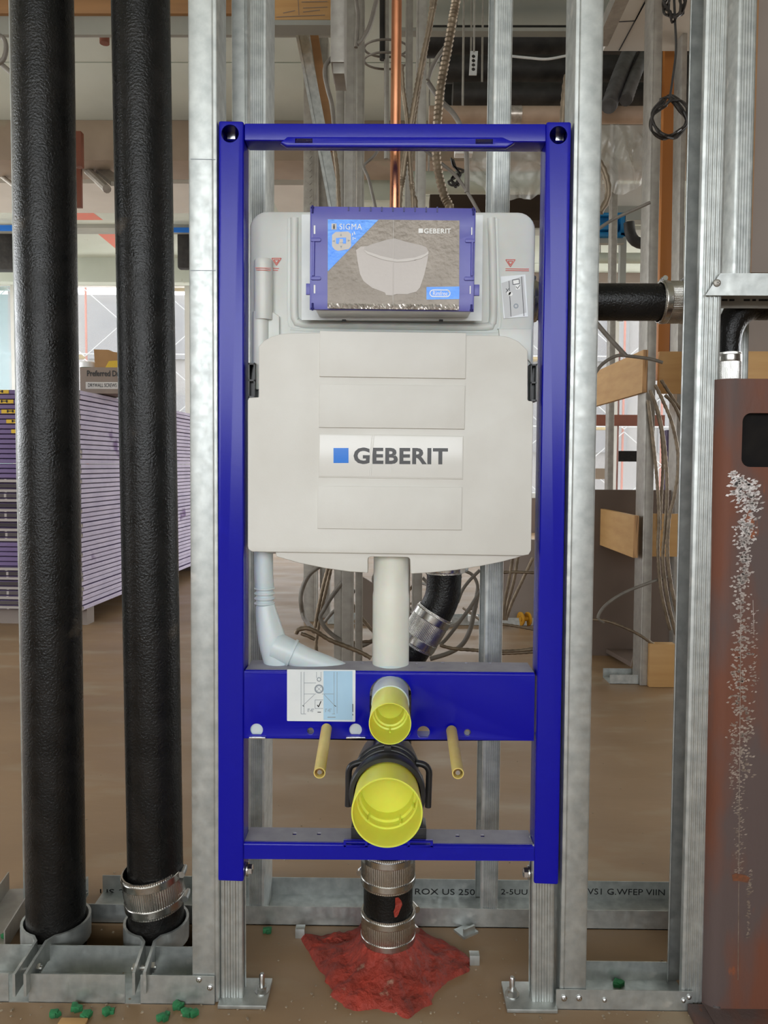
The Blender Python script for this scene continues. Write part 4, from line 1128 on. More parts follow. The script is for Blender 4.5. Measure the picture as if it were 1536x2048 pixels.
# horizontal black pipe on the right with coupling, and elbow
HY = .16
hp0 = at(1052, 601, HY); hp1 = at(1500, 610, HY); hp1.z = hp0.z = at(1200, 604, HY).z
tag(MB().lathe([(36 * pxm(HY), 0), (36 * pxm(HY), (hp1 - hp0).length - .075)], hp0, hp1 - hp0, 40).build('branch_pipe', IRON, None, smooth=60), 'horizontal black branch pipe between the two right studs', 'pipe')
p0 = at(1318, 604, HY); p1 = at(1378, 604, HY); p0.z = p1.z = hp0.z; p0.y = p1.y = HY
coupling('stainless coupling on the horizontal black branch pipe', p0, p1, 40 * pxm(HY), ang=-.2)
p0 = at(1052, 604, HY); p1 = at(1073, 604, HY); p0.z = p1.z = hp0.z
coupling('stainless coupling at the left end of the branch pipe by the cistern', p0 - Vector((.02, 0, 0)), p1, 39 * pxm(HY), ang=-.2)
ey = .10
el = [at(1457, 725, ey), at(1457, 690, ey), at(1460, 660, ey), at(1472, 632, ey), at(1496, 612, ey), at(1530, 606, ey), at(1600, 604, ey)]
es = spline(el, .006)
tag(MB().tube(es, [(22 + 12 * min(1, max(0, (i / len(es) - .15) * 2))) * pxm(ey) for i in range(len(es))], 36).build('drain_elbow', IRON, None, smooth=60), 'black cast iron elbow turning down above the rusty column', 'pipe')
coupling('stainless coupling under the black elbow above the rusty column', at(1456, 778, ey), at(1457, 706, ey), 24 * pxm(ey), ang=-1.8)

# ================================================================ rusty column
CLY = -.015
ca = at(1437, 757, CLY); cb2 = at(1411, 1985, CLY)
sC = (ca - cb2) / (ca.z - cb2.z)
wcol = .152
top = ca.copy(); bot = cb2 + sC * (.012 - cb2.z)
col = thing('steel_column', (bot.x + wcol / 2, CLY + wcol / 2, 0), 'rusty square steel column stub with ground bright streaks at the right edge', 'column')
rp_ = rrect(0, 0, wcol, .075, .022, 8)
me = MB().prism_z([(x, y) for x, y in rp_], bot, top).mesh('tube')
inn = MB().prism_z([(x, y) for x, y in rrect(.008, .008, wcol - .008, .067, .015, 6)], bot - Vector((0, 0, .05)), top + Vector((0, 0, .05))).mesh('i')
me = boolean(me, inn, 'tube')
hx0 = at(1484, 880, CLY).x; hz0, hz1 = at(1500, 934, CLY).z, at(1500, 826, CLY).z
me = boolean(me, MB().prism_y(rrect(hx0, hz0, hx0 + .1, hz1, .012), CLY - .05, CLY + .03).mesh('c'), 'tube')
mesh_obj('tube', me, RUST, col, 40)
MB().prism_y(rrect(hx0 - .004, hz0 - .004, hx0 + .085, hz1 + .004, .012), CLY + .012, CLY + .016).build('access_plate', DARKH, col)
# ground bare patches: many small flat scuffs on the face
def scuffs(name, lines, count, wdt, ln, seed):
    R = random.Random(seed); t = MB()
    for (u0, v0, u1, v1, sp) in lines:
        for i in range(count):
            f = R.random(); u = u0 + (u1 - u0) * f + R.gauss(0, sp); v = v0 + (v1 - v0) * f + R.uniform(-4, 4)
            if u > 1530: continue
            l_ = R.uniform(.4, 1) * ln; w_ = R.uniform(.5, 1) * wdt; a = R.uniform(-.8, -.1)
            d = (math.cos(a) * l_, -math.sin(a) * -l_)
            nx = (-d[1] / l_ * w_ / 2, d[0] / l_ * w_ / 2)
            q = [(u - d[0] / 2 - nx[0], v - d[1] / 2 - nx[1]), (u - nx[0] * 1.5, v - nx[1] * 1.5), (u + d[0] / 2, v + d[1] / 2), (u + nx[0] * 1.5, v + nx[1] * 1.5)]
            t.add([at(*p_, CLY - .0004) for p_ in q], [(0, 1, 2, 3)])
    o_ = t.build(name, BARE, col, smooth=0); o_['kind'] = 'stuff'
scuffs('ground_scuffs', [(1478, 950, 1500, 1040, 10), (1470, 945, 1480, 1000, 8), (1500, 960, 1510, 1020, 8)], 90, 4.2, 13, 3)
scuffs('ground_scuffs', [(1493, 1040, 1490, 1090, 9), (1480, 1150, 1484, 1300, 9), (1492, 1090, 1486, 1170, 7), (1482, 1300, 1478, 1420, 11), (1490, 1420, 1484, 1560, 10)], 130, 4.2, 10, 4)
scuffs('ground_scuffs', [(1480, 1560, 1478, 1650, 6), (1478, 1650, 1478, 1750, 5), (1505, 1220, 1510, 1390, 5), (1466, 1440, 1466, 1580, 3), (1500, 1740, 1496, 1880, 2)], 70, 2.2, 8, 5)
pxline([(1482, 1180, 1476, 1960), (1508, 1270, 1506, 1200)], CLY - .0005, 1.2, BARE, col, 'scribed_line')
flat('torch_mark', [(1464, 1750), (1472, 1747), (1490, 1750), (1500, 1756), (1496, 1766), (1478, 1762), (1466, 1762)], CLY - .0006, mat('orange_rust', srgb(128, 76, 46), .8, 0, srgb(92, 56, 38), 160), col)
# base plate with bolts
pb = gnd(1384, 2020); 
MB().box(bot.x + .001, bot.x + .26, CLY - .055, CLY + .11, .0005, .014).box(bot.x - .022, bot.x + .001, CLY - .055, -.005, .0005, .014).build('base_plate', RUST, col, bevel=.0015)
for u in (1430, 1531):
    p = gnd(u, 2003, .014)
    MB().lathe([(.015, 0), (.015, .003)], (p.x, p.y, .014), (0, 0, 1), 24).lathe([(.011, .003), (.011, .014)], (p.x, p.y, .014), (0, 0, 1), 6).lathe([(.0065, .014), (.0065, .028), (.005, .03)], (p.x, p.y, .014), (0, 0, 1), 16).build('anchor_bolt', ZINC, col)

# ================================================================ drywall stack
SYn = 2.6
pc0 = at(163, 1222, SYn)
ztop = at(163, 778, SYn).z; zbot = max(.05, pc0.z)
NS = 45
pitch = (ztop - zbot) / NS
ang = -math.atan2(.1, 1.83)
SW, SL = 1.22, 2.44
shm = MB().box(-SW, 0, 0, SL, 0, pitch * .84).mesh('drywall_sheet', bevel=.0025, seg=1)
shm.materials.append(DRYW); shm.materials.append(DRYE)
for p in shm.polygons:                       # long edge faces carry the lilac edge paper
    p.material_index = 1 if abs(p.normal.x) > .5 else 0
tape = MB().box(-.012, .0015, -.0012, .012, .001, pitch * .8).mesh('end_tape')
tape.materials.append(PRINTW)
endp = MB().box(-SW + .01, -.02, -.001, .002, .0015, pitch * .78).mesh('end_print')
# printed end: dark blocks with white bars (flat print)
pm = bpy.data.materials.new('printed_sheet_end'); pm.use_nodes = True
T_ = pm.node_tree; b_ = T_.nodes['Principled BSDF']; b_.inputs['Roughness'].default_value = .7
g_ = T_.nodes.new('ShaderNodeNewGeometry'); mp2 = T_.nodes.new('ShaderNodeMapping'); mp2.inputs['Scale'].default_value = (1, 0, 1)
T_.links.new(g_.outputs['Position'], mp2.inputs[0])
mp2.inputs['Rotation'].default_value = (PI / 2, 0, 0)
br = T_.nodes.new('ShaderNodeTexBrick'); br.inputs['Scale'].default_value = 1.0
br.inputs['Brick Width'].default_value = .13; br.inputs['Row Height'].default_value = pitch * 2; br.inputs['Mortar Size'].default_value = .006
br.inputs['Color1'].default_value = (*srgb(48, 40, 42), 1); br.inputs['Color2'].default_value = (*srgb(86, 78, 78), 1); br.inputs['Mortar'].default_value = (*srgb(168, 160, 156), 1)
T_.links.new(mp2.outputs[0], br.inputs[0])
T_.links.new(br.outputs[0], b_.inputs['Base Color'])
pm2 = DRYW
endp.materials.append(pm)
Rz = Matrix.Rotation(ang, 4, 'Z')
def ordinal(n):
    a = ['first', 'second', 'third', 'fourth', 'fifth', 'sixth', 'seventh', 'eighth', 'ninth', 'tenth', 'eleventh', 'twelfth', 'thirteenth', 'fourteenth', 'fifteenth', 'sixteenth', 'seventeenth', 'eighteenth', 'nineteenth']
    if n < 20: return a[n - 1]
    t = {2: 'twent', 3: 'thirt', 4: 'fort'}[n // 10]
    return t + 'ieth' if n % 10 == 0 else t + 'y-' + a[n % 10 - 1]
txt = []
for i in range(NS):
    dx = rnd.uniform(-.004, .004); dy = rnd.uniform(-.006, .006)
    o = bpy.data.objects.new('drywall_sheet', shm); COL.objects.link(o)
    o.location = (pc0.x + dx, SYn + dy, zbot + i * pitch); o.rotation_euler = (0, 0, ang + rnd.uniform(-.002, .002))
    WL[o.name] = Vector((0, 0, 0))
    tag(o, 'purple drywall sheet, ' + ordinal(NS - i) + ' from the top of the stack behind the pipes', 'drywall sheet', 'stacked drywall sheets')
    c = bpy.data.objects.new('end_tape', tape); COL.objects.link(c); c.parent = o
    if i < NS * .18 or (NS * .30 < i < NS * .60):
        c = bpy.data.objects.new('end_print', endp); COL.objects.link(c); c.parent = o
        if i >= NS * .3: l_ = -.155 - .012 * (i - NS * .3); c.location = (l_, 0, 0); c.scale = ((1.21 + l_) / 1.21, 1, 1)
    if i >= NS - 10 and i % 2 == 0:
        tg = MB().box(-.045, .045, -.0022, 0, .002, pitch * .84).build('yellow_end_label', YTAG, o)
        k_ = (NS - i) / 10
        tg.location = (-.405 + .10 * k_ * 1.3, -.0011, .002)
        xk = MB().box(-.02, -.012, -.003, -.0022, .004, pitch * .7).box(.006, .014, -.003, -.0022, .004, pitch * .7).box(-.02, .014, -.003, -.0022, .009, .013).build('label_print', INKK, tg)
        xk.location = (0, -.0016, .004)
# timber runners under the stack
for dx_, dy_, nm_ in ((-.12, .12, 'nearest'), (-.12, 1.1, 'middle'), (-.12, 2.1, 'farthest')):
    p = Rz @ Vector((dx_, dy_, 0)) + Vector((pc0.x, SYn, 0))
    tag(MB().box(-.9, .11, -.04, .04, 0, zbot - .001, Matrix.Translation(p) @ Rz).build('timber_runner', GREYD), nm_ + ' timber runner under the drywall stack', 'runner', 'runners under the drywall stack')
# screw carton and bits on top of the stack
cy = 2.85; cz = ztop + .001
ca_, cb_ = at(160, 770, cy), at(300, 735, cy)
bxh = cb_.z - cz
sb = thing('screw_carton', ((ca_.x + cb_.x) / 2, cy + .1, cz), 'grey printed carton of drywall screws lying on the drywall stack', 'carton')
MB().box(ca_.x, cb_.x, cy, cy + .25, cz, cb_.z).build('box', CARTG, sb, bevel=.002)
fy = cy - .001
MB().box(ca_.x + .03, cb_.x - .005, fy - .0005, fy + .0005, cz + bxh * .18, cz + bxh * .44).build('pale_band', CARDL, sb)
text_obj('lettering', 'Preferred Drywall', (174, 741, 262, 756), fy - .0008, INKK, sb, bold=.02)
text_obj('lettering', 'DRYWALL SCREWS · FINE', (176, 767, 252, 774), fy - .0012, INKK, sb, bold=.01)
a = at(190, 736, 3.0); b = at(245, 699, 3.0)
pk = thing('torn_carton', ((a.x + b.x) / 2, 3.05, cb_.z), 'torn brown cardboard carton behind the screw carton', 'carton')
MB().prism_y([(a.x, a.z), (b.x, a.z), (b.x + .01, b.z - .02), ((a.x + b.x) / 2 + .02, b.z - .012), ((a.x + b.x) / 2, b.z - .002), (a.x - .005, b.z)], 3.0, 3.15).build('body', CARTON, pk)
MB().prism_y([(a.x + .06, a.z), (b.x, a.z), (b.x, a.z + .04), (a.x + .08, a.z + .035)], 2.985, 2.995).build('yellow_flap', YTAG, pk)
p = at(168, 735, 3.0)
bk = thing('plastic_tub', (p.x, 3.05, cb_.z), 'small white-lidded tub on the drywall stack', 'tub')
MB().lathe([(.035, 0), (.036, p.z - cb_.z + .01)], (p.x, 3.05, cb_.z), (0, 0, 1), 24).build('body', GREEN, bk)
MB().lathe([(.04, 0), (.04, .025), (.036, .03)], (p.x, 3.05, p.z + .005), (0, 0, 1), 24).build('lid', WHITE, bk)

# ================================================================ cables
def cable(label, pts, r=.006, m=None, ridged=True, name='armoured_cable', group=None, cat='cable', step=.007, sides=12):
    P = spline([at(*p) if len(p) == 3 else Vector((gnd(p[0], p[1]).x, gnd(p[0], p[1]).y, r + p[3])) for p in pts], step)
    rr = [r * (1 if (i % 2) else .8) for i in range(len(P))] if ridged else [r] * len(P)
    o = MB().tube(P, rr, sides).build(name, m or CABLE, None, smooth=60 if not ridged else 40)
    return tag(o, label, cat, group)
cable('armoured cable rising to the right of the copper pipe', [(890, -1350, .5), (878, -300, .5), (872, -40, .5), (862, 40, .5), (845, 120, .5), (830, 200, .5), (815, 290, .5), (806, 350, .5), (798, 440, .5), (800, 800, .5), (805, 1050, .5)], .0065, step=.005)
cable('second armoured cable crossing beside the copper pipe', [(880, -1350, .55), (872, -300, .55), (868, -40, .55), (852, 90, .55), (838, 170, .55), (828, 240, .55), (820, 320, .55), (826, 390, .55), (832, 440, .55), (835, 800, .55), (835, 1050, .55)], .006, step=.005)
cable('thin armoured cable close behind the copper pipe', [(803, 130, .5), (806, 180, .5), (813, 230, .5), (818, 300, .5), (822, 360, .5), (826, 440, .5), (828, 800, .5)], .005, step=.005)
cable('thick bronze flexible conduit hanging right of the copper pipe', [(925, -1150, .6), (920, -300, .6), (915, -40, .6), (905, 40, .6), (895, 100, .6), (882, 170, .6), (876, 230, .6), (872, 290, .6), (876, 340, .6), (888, 390, .6), (905, 450, .6), (915, 700, .6), (910, 1000, .6)], .0105, step=.005)
cable('grey cable slanting across behind the top rail', [(856, 165, .7), (880, 200, .7), (905, 225, .7), (922, 255, .7), (932, 300, .7), (934, 340, .7), (934, 385, .7)], .006, CABLEG, False, name='grey_cable')
cable('grey cable curving from the bronze conduit', [(890, 95, .65), (875, 115, .65), (862, 140, .65), (856, 160, .65)], .005, CABLEG, False, name='grey_cable')
cable('thin wire slanting down to the right rear stud', [(850, 300, .7), (880, 325, .7), (910, 350, .7), (935, 385, .7), (962, 432, .7)], .004, CABLEG, False, name='grey_cable')
cable('armoured cable behind the left of the access box', [(664, 270, .9), (672, 320, .9), (676, 360, .9), (679, 440, .9)], .006)
cable('thin grey wire looping at the top by the wide grey duct', [(790, -780, .9), (768, -200, .9), (757, -30, .9), (748, 20, .9), (738, 55, .9), (724, 80, .9), (715, 88, .9)], .006, CABLEG, False, name='grey_cable')
cable('thin wire hanging beside the brown stud', [(720, -780, .9), (714, -200, .9), (712, -20, .9), (716, 30, .9), (714, 70, .9), (712, 95, .9)], .005, CABLEG, False, name='grey_cable')
cable('thin wire crossing left of the copper pipe under the rail', [(762, 290, .9), (748, 312, .9), (730, 328, .9), (728, 336, .9), (738, 360, .9), (752, 420, .9)], .004, CABLEG, False, name='grey_cable')
cable('brown cable curving by the leaning silver stud', [(665, 115, 1.0), (652, 130, 1.0), (650, 150, 1.0), (656, 180, 1.0), (664, 210, 1.0), (668, 250, 1.0)], .006, CABLEG, False, name='grey_cable')
cable('armoured cable looping out behind the right front stud', [(1195, 320, .35), (1207, 340, .35), (1216, 372, .35), (1214, 400, .35), (1200, 425, .35)], .0065)
cable('armoured cable beside the top right corner of the blue frame', [(1133, 150, .3), (1128, 190, .3), (1124, 250, .3)], .0055)
for i, (pts, nm) in enumerate((([(1338, -20, .9), (1331, 5, .9), (1334, 25, .9), (1346, 37, .9), (1360, 25, .9), (1366, 0, .9), (1362, -25, .9)], 'black wire coil hanging at the top right'), ([(1326, 205, .9), (1345, 196, .9), (1366, 215, .9), (1370, 245, .9), (1352, 270, .9), (1326, 276, .9), (1310, 258, .9), (1308, 228, .9), (1326, 204, .9)], 'black wire coil looped around the far right stud'))):
    cl = thing('wire_coil', at(*pts[4]), nm, 'wire coil')
    for q in range(5):
        P = spline([at(u + rnd.uniform(-8, 8), v + rnd.uniform(-8, 8), Y + rnd.uniform(-.03, .03)) for u, v, Y in pts], .007)
        MB().tube(P, .0032, 6).build('loop', BWIRE, cl)
cable('black wire hanging from the coil at the top right', [(1352, -780, .9), (1350, -200, .9), (1348, -30, .9), (1350, 40, .9), (1352, 100, .9), (1345, 160, .9), (1338, 205, .9)], .003, BWIRE, False, name='black_wire')
cable('grey cable slanting down behind the bright right stud', [(1180, 470, .8), (1225, 440, .8), (1300, 405, .8)], .004, CABLEG, False, name='grey_cable')
cable('grey rod slanting above the plywood board', [(1188, 640, 1.2), (1215, 672, 1.2), (1252, 712, 1.2)], .007, CABLEG, False, name='grey_cable')
cable('grey cable bowing over the plywood board', [(1188, 750, 1.6), (1205, 728, 1.6), (1232, 712, 1.6), (1256, 712, 1.6), (1300, 718, 1.6), (1325, 725, 1.6)], .006, CABLEG, False, name='grey_cable')
# bunch of armoured cables right
RC = [[(1310, 770), (1325, 800), (1345, 850), (1357, 920), (1350, 985), (1338, 1040), (1336, 1120), (1350, 1210), (1368, 1280)],
      [(1300, 780), (1318, 830), (1330, 900), (1334, 980), (1330, 1060), (1326, 1120), (1336, 1200), (1352, 1270)],
      [(1296, 800), (1306, 880), (1314, 960), (1318, 1040), (1316, 1100), (1322, 1180), (1340, 1260)],
      [(1330, 790), (1348, 810), (1366, 850), (1378, 880)],
      [(1322, 760), (1338, 785), (1356, 812), (1376, 830)],
      [(1308, 800), (1322, 860), (1326, 930), (1322, 1000), (1320, 1060)]]
RL = ['longest armoured cable bowing out at right of the bunch behind the ribbed stud', 'armoured cable second from right in the bunch behind the plywood boards', 'leftmost armoured cable of the bunch beside the far stud', 'upper armoured cable swinging right under the plywood block', 'short armoured cable crossing above the plywood block', 'straight armoured cable in the middle of the bunch']
for i, pts in enumerate(RC):
    cable(RL[i], [(u, v, 1.62 + .03 * i) for u, v in pts], .0068, step=.009)
cable('grey cable bowed in front of the brown board on the right', [(1345, 1150, 1.7), (1300, 1165, 1.7), (1250, 1185, 1.7), (1212, 1210, 1.7), (1196, 1235, 1.7), (1208, 1245, 1.7)], .006, CABLEG, False, name='grey_cable')
cable('armoured cable lying over the grey board on the right', [(1180, 1238, 1.7), (1220, 1244, 1.7), (1270, 1265, 1.7), (1310, 1290, 1.7), (1350, 1310, 1.7)], .006)
# tangle under the cistern
TG = [([(642, 1130, 2.2), (618, 1150, 2.2), (604, 1180, 2.2), (602, 1205, 2.2), (608, 1235, 2.2), (628, 1262, 1.9)], .010, 0, 'grey cable bowing out around the far knurled post'),
      ([(657, 1132, 1.6), (648, 1165, 1.6), (640, 1200, 1.6), (634, 1230, 1.6), (630, 1255, 1.6)], .0075, 1, 'armoured cable dropping under the left of the foam shell'),
      ([(663, 1132, 1.7), (652, 1180, 1.7), (642, 1220, 1.7), (636, 1260, 1.7), (632, 1290, 1.7), (636, 1315, 1.7)], .0075, 1, 'armoured cable hanging to the floor beside the left post'),
      ([(684, 1165, 1.6), (662, 1195, 1.6), (646, 1222, 1.6), (640, 1235, 1.6), (650, 1255, 1.6), (668, 1272, 1.6), (690, 1285, 1.6), (720, 1292, 1.6), (748, 1280, 1.6)], .008, 0, 'grey cable sweeping from the post across to the flush pipe'),
      ([(592, 1268, 1.3), (596, 1260, 1.3), (612, 1256, 1.3), (630, 1262, 1.3), (660, 1280, 1.3), (690, 1292, 1.3), (720, 1304, 1.3), (742, 1316, 1.3)], .008, 1, 'armoured cable with hooked end lying across the floor'),
      ([(602, 1267, 1.3), (616, 1272, 1.3), (630, 1279, 1.3)], .0065, 1, 'short armoured cable end beside the hooked cable'),
      ([(668, 1132, 1.8), (678, 1155, 1.8), (690, 1180, 1.8), (712, 1220, 1.8), (735, 1250, 1.8), (748, 1265, 1.8)], .007, 1, 'armoured cable slanting down to the right behind the post'),
      ([(690, 1286, 1.5), (720, 1284, 1.5), (750, 1282, 1.5)], .006, 1, 'low armoured cable running level to the flush pipe'),
      ([(648, 1245, 1.9), (665, 1225, 1.9), (688, 1205, 1.9), (710, 1180, 1.9)], .007, 0, 'grey cable rising to the right behind the post'),
      ([(960, 1140, 1.6), (940, 1160, 1.6), (925, 1180, 1.6), (915, 1205, 1.6)], .006, 0, 'grey cable right of the black elbow, uppermost'),
      ([(962, 1180, 1.5), (940, 1215, 1.5), (918, 1245, 1.5), (895, 1275, 1.5), (880, 1290, 1.5)], .0065, 0, 'grey cable slanting down right of the black elbow'),
      ([(955, 1190, 1.6), (948, 1225, 1.6), (940, 1260, 1.6), (925, 1288, 1.6), (900, 1305, 1.6), (860, 1318, 1.6)], .0085, 0, 'grey cable sagging to the floor right of the black elbow'),
      ([(880, 1290, 1.4), (900, 1296, 1.4), (930, 1299, 1.4), (980, 1302, 1.4), (1030, 1302, 1.4), (1070, 1297, 1.4)], .0065, 1, 'armoured cable running level along the floor at right'),
      ([(990, 1307, 1.4), (1030, 1306, 1.4), (1075, 1303, 1.4)], .006, 1, 'second armoured cable level along the floor at right'),
      ([(1000, 1248, 1.8), (1030, 1252, 1.8), (1075, 1260, 1.8)], .006, 1, 'armoured cable sloping by the amber scrap'),
      ([(1006, 1145, 1.7), (1030, 1144, 1.7), (1080, 1146, 1.7)], .006, 1, 'armoured cable crossing level right of the rear stud'),
      ([(1026, 1110, 1.7), (1018, 1160, 1.7), (1010, 1200, 1.7), (1006, 1240, 1.7)], .007, 1, 'leftmost of the cables fanning down right of the rear stud'),
      ([(1036, 1110, 1.75), (1028, 1160, 1.75), (1016, 1205, 1.75), (1008, 1240, 1.75)], .007, 1, 'middle of the cables fanning down right of the rear stud'),
      ([(1066, 1115, 1.8), (1045, 1160, 1.8), (1024, 1205, 1.8), (1012, 1240, 1.8)], .007, 1, 'rightmost of the cables fanning down right of the rear stud'),
      ([(930, 1142, 1.7), (945, 1150, 1.7), (955, 1170, 1.7), (952, 1195, 1.7)], .006, 0, 'short grey cable hook right of the black elbow'),
      ([(845, 1155, 2.0), (858, 1170, 2.0), (866, 1185, 2.0)], .007, 0, 'short grey cable left of the black elbow')]
for pts, r, rg, lab in TG:
    cable(lab, pts, r, CABLE if rg else CABLEG, bool(rg), name='armoured_cable' if rg else 'grey_cable', step=.009)
R2 = random.Random(21)
tg_ = thing('cable_tangle', (at(920, 1250, 2.2).x, 2.2, .0), 'tangled heap of cut cables on the floor behind the black elbow', 'cables')
for i in range(16):
    u = R2.uniform(700, 965); v = R2.uniform(1150, 1240); P = []
    for k in range(5):
        P.append(at(u, v, 2.2 + R2.uniform(-.15, .15))); u += R2.uniform(-55, 55); v += R2.uniform(-32, 32); v = min(max(v, 1135), 1250)
    MB().tube(spline(P, .02), .006, 6).build('cable_loop', (CABLEG, CABLE, BROWNR)[i % 3 if i % 5 == 0 else i % 2], tg_)

# ================================================================ far studs and hanging things
fs = dict(name='far_stud')
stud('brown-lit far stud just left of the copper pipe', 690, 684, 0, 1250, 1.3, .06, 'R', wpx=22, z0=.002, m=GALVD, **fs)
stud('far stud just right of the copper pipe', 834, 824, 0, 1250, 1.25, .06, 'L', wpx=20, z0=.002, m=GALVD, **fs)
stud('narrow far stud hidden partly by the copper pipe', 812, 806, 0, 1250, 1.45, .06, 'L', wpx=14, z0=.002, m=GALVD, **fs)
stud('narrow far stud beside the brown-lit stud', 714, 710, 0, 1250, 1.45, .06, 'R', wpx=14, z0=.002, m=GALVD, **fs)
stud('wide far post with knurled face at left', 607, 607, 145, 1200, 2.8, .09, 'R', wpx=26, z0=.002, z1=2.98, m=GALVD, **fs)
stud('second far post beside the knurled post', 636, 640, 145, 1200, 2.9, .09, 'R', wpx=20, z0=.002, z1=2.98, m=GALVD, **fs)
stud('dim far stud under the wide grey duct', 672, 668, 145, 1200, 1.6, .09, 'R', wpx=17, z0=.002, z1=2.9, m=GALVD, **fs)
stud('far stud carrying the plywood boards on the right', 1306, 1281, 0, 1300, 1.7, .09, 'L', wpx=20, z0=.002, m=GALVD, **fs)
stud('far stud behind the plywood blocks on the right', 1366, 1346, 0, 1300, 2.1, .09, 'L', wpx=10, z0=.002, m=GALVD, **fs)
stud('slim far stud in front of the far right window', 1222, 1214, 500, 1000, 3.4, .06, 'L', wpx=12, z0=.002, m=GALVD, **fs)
for i in range(10):                             # knurl diamonds on the post face
    p = at(619, 300 + i * 13, 2.797)
    MB().prism_y([(p.x - .012, p.z), (p.x, p.z - .011), (p.x + .012, p.z), (p.x, p.z + .011)], 2.796, 2.7995).build('knurl', GALVD, bpy.data.objects['far_stud.004'])
# wide grey duct stub
dk = thing('duct_stub', at(676, 147, .95), 'wide grey duct stub ending beside the brown-lit stud', 'duct')
(a0, b0), (a1, b1) = xz(661, 124, .95), xz(689, -90, .95); b1 = CZ - .002
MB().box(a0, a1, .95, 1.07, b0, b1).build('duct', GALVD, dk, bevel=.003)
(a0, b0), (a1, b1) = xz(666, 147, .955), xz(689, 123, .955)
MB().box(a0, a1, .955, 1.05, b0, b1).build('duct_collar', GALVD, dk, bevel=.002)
# tan carton at the top with ledge
lg_ = slab('carton_ledge', 544, 40, 662, 50, 1.48, .06, GREYB, 'grey ledge carrying the tan carton at the top', 'ledge')
tcb = thing('tan_carton', at(602, 40, 1.5), 'tan printed carton on the ledge at the top', 'carton')
(a0, b0), (a1, b1) = xz(546, 39.5, 1.5), xz(661, -60, 1.5)
MB().box(a0, a1, 1.5, 1.54, b0, b1).build('box', PLY, tcb, bevel=.003)
pxline([(596, -5, 598, 30), (603, 4, 655, 3), (606, 16, 655, 14), (566, 26, 590, 21), (552, 34, 650, 30), (606, 24, 640, 20), (548, 0, 548, 36)], 1.4985, 1.4, CARTG, tcb)
# leaning bright stud and tan batten
def leaning(label, p0, p1, wd, d, m, name):
    A = (p1 - p0); z_ = A.normalized(); y_ = Vector((0, 1, 0)); y_ = (y_ - z_ * y_.dot(z_)).normalized(); x_ = y_.cross(z_)
    M = Matrix(((x_.x, y_.x, z_.x, p0.x), (x_.y, y_.y, z_.y, p0.y), (x_.z, y_.z, z_.z, p0.z), (0, 0, 0, 1)))
    t = MB()
    t.box(-wd / 2, wd / 2, d * .4 - .0012, d * .4, 0, A.length, M)
    t.box(-wd / 2, -wd / 2 + wd * .22, 0, d * .4, 0, A.length, M)
    t.box(wd / 2 - wd * .22, wd / 2, 0, d * .4, 0, A.length, M)
    return tag(t.build(name, m), label, 'stud')
q0_, q1_ = at(667, 400, 1.7), at(600, 50, 1.7)
leaning('bright silver stud leaning behind the top rail', q0_ + (q0_ - q1_) * .2, q1_ + (q1_ - q0_) * .12, .044, .03, GALV, 'leaning_stud')
q0_, q1_ = at(664, 300, 1.78), at(624, 40, 1.78)
tag(MB().bar(q0_, q1_ + (q1_ - q0_) * .2, .035, .03).build('leaning_batten', WOODT), 'tan batten leaning behind the silver stud', 'batten')
# hanging rods and hoops
for lab, u0, v0, v1, r in (('black hanging rod left of the copper pipe', 763, -60, 120, .010), ('thin grey hanging rod beside the copper pipe', 771, -60, 318, .009)):
    a, b = at(u0, v0, 1.6), at(u0 + 2, v1, 1.6); a.z = CZ
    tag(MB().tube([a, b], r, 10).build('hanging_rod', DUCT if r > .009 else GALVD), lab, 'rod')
for lab, v, vh in (('thin wire hoop around the hanging rods', 97, 6), ('lower wire hoop around the hanging rods', 122, 10)):
    P = []
    c_ = at(772, v, 1.6)
    for k in range(33):
        a = 2 * PI * k / 32
        P.append(c_ + Vector((.075 * math.cos(a), .075 * math.sin(a), .01 * math.sin(a))))
    tag(MB().tube(P, .004, 6, caps=False).build('wire_hoop', CABLEG), lab, 'wire')
# perforated strap
ps = thing('perforated_strap', at(945, 150, 1.8), 'white perforated hanger strap right of the bronze conduit', 'strap')
(sa0, sb0), (sa1, sb1) = xz(938, 150, 1.8), xz(956, 102, 1.8)
hl = [circ((sa0 + sa1) / 2, sb0 + (sb1 - sb0) * f, .007, 12) for f in (.25, .43, .61, .79)]
plate('strap', [[(sa0, sb0), (sa1 - .004, sb0), (sa1, sb1), (sa0 + .004, sb1)]] + hl, 1.8, .004, SHEET, ps)
MB().tube([at(948, 104, 1.8), Vector((at(949, -60, 1.8).x, 1.8, CZ))], .0035, 6).build('rod', GALVD, ps)

# ---- ducts and pipes under the ceiling at right
def hcyl(name, label, u0, u1, v0, v1, Y, m, cat, n=32):
    k = pxm(Y); p = at((u0 + u1) / 2, (v0 + v1) / 2, Y); r = (v1 - v0) / 2 * k
    xa, xb = at(u0, (v0 + v1) / 2, Y).x, at(u1, (v0 + v1) / 2, Y).x
    o = tag(MB().lathe([(r, 0), (r, xb - xa)], (xa, Y, p.z), (1, 0, 0), n).build(name, m, None, smooth=60), label, cat)
    for f in (.12, .88):
        xh = xa + (xb - xa) * f
        MB().tube([(xh, Y, p.z + r * .9), (xh, Y, CZ)], .005, 6).build('hanger_rod', GALVD, o)
    return o
hcyl('black_duct', 'uppermost black wrapped duct under the ceiling at right', 848, 1395, 56, 112, 2.95, DUCT, 'duct')
hcyl('black_duct', 'middle black wrapped duct under the ceiling at right', 880, 1395, 114, 164, 2.8, DUCT, 'duct')
hcyl('black_duct', 'lowest black wrapped duct under the ceiling at right', 905, 1395, 168, 214, 2.7, DUCT, 'duct')
slab('dark_bulkhead', 846, -30, 1200, 60, 3.5, .1, BULKM, 'brown bulkhead above the black ducts, coloured darker for its shadow', 'bulkhead')
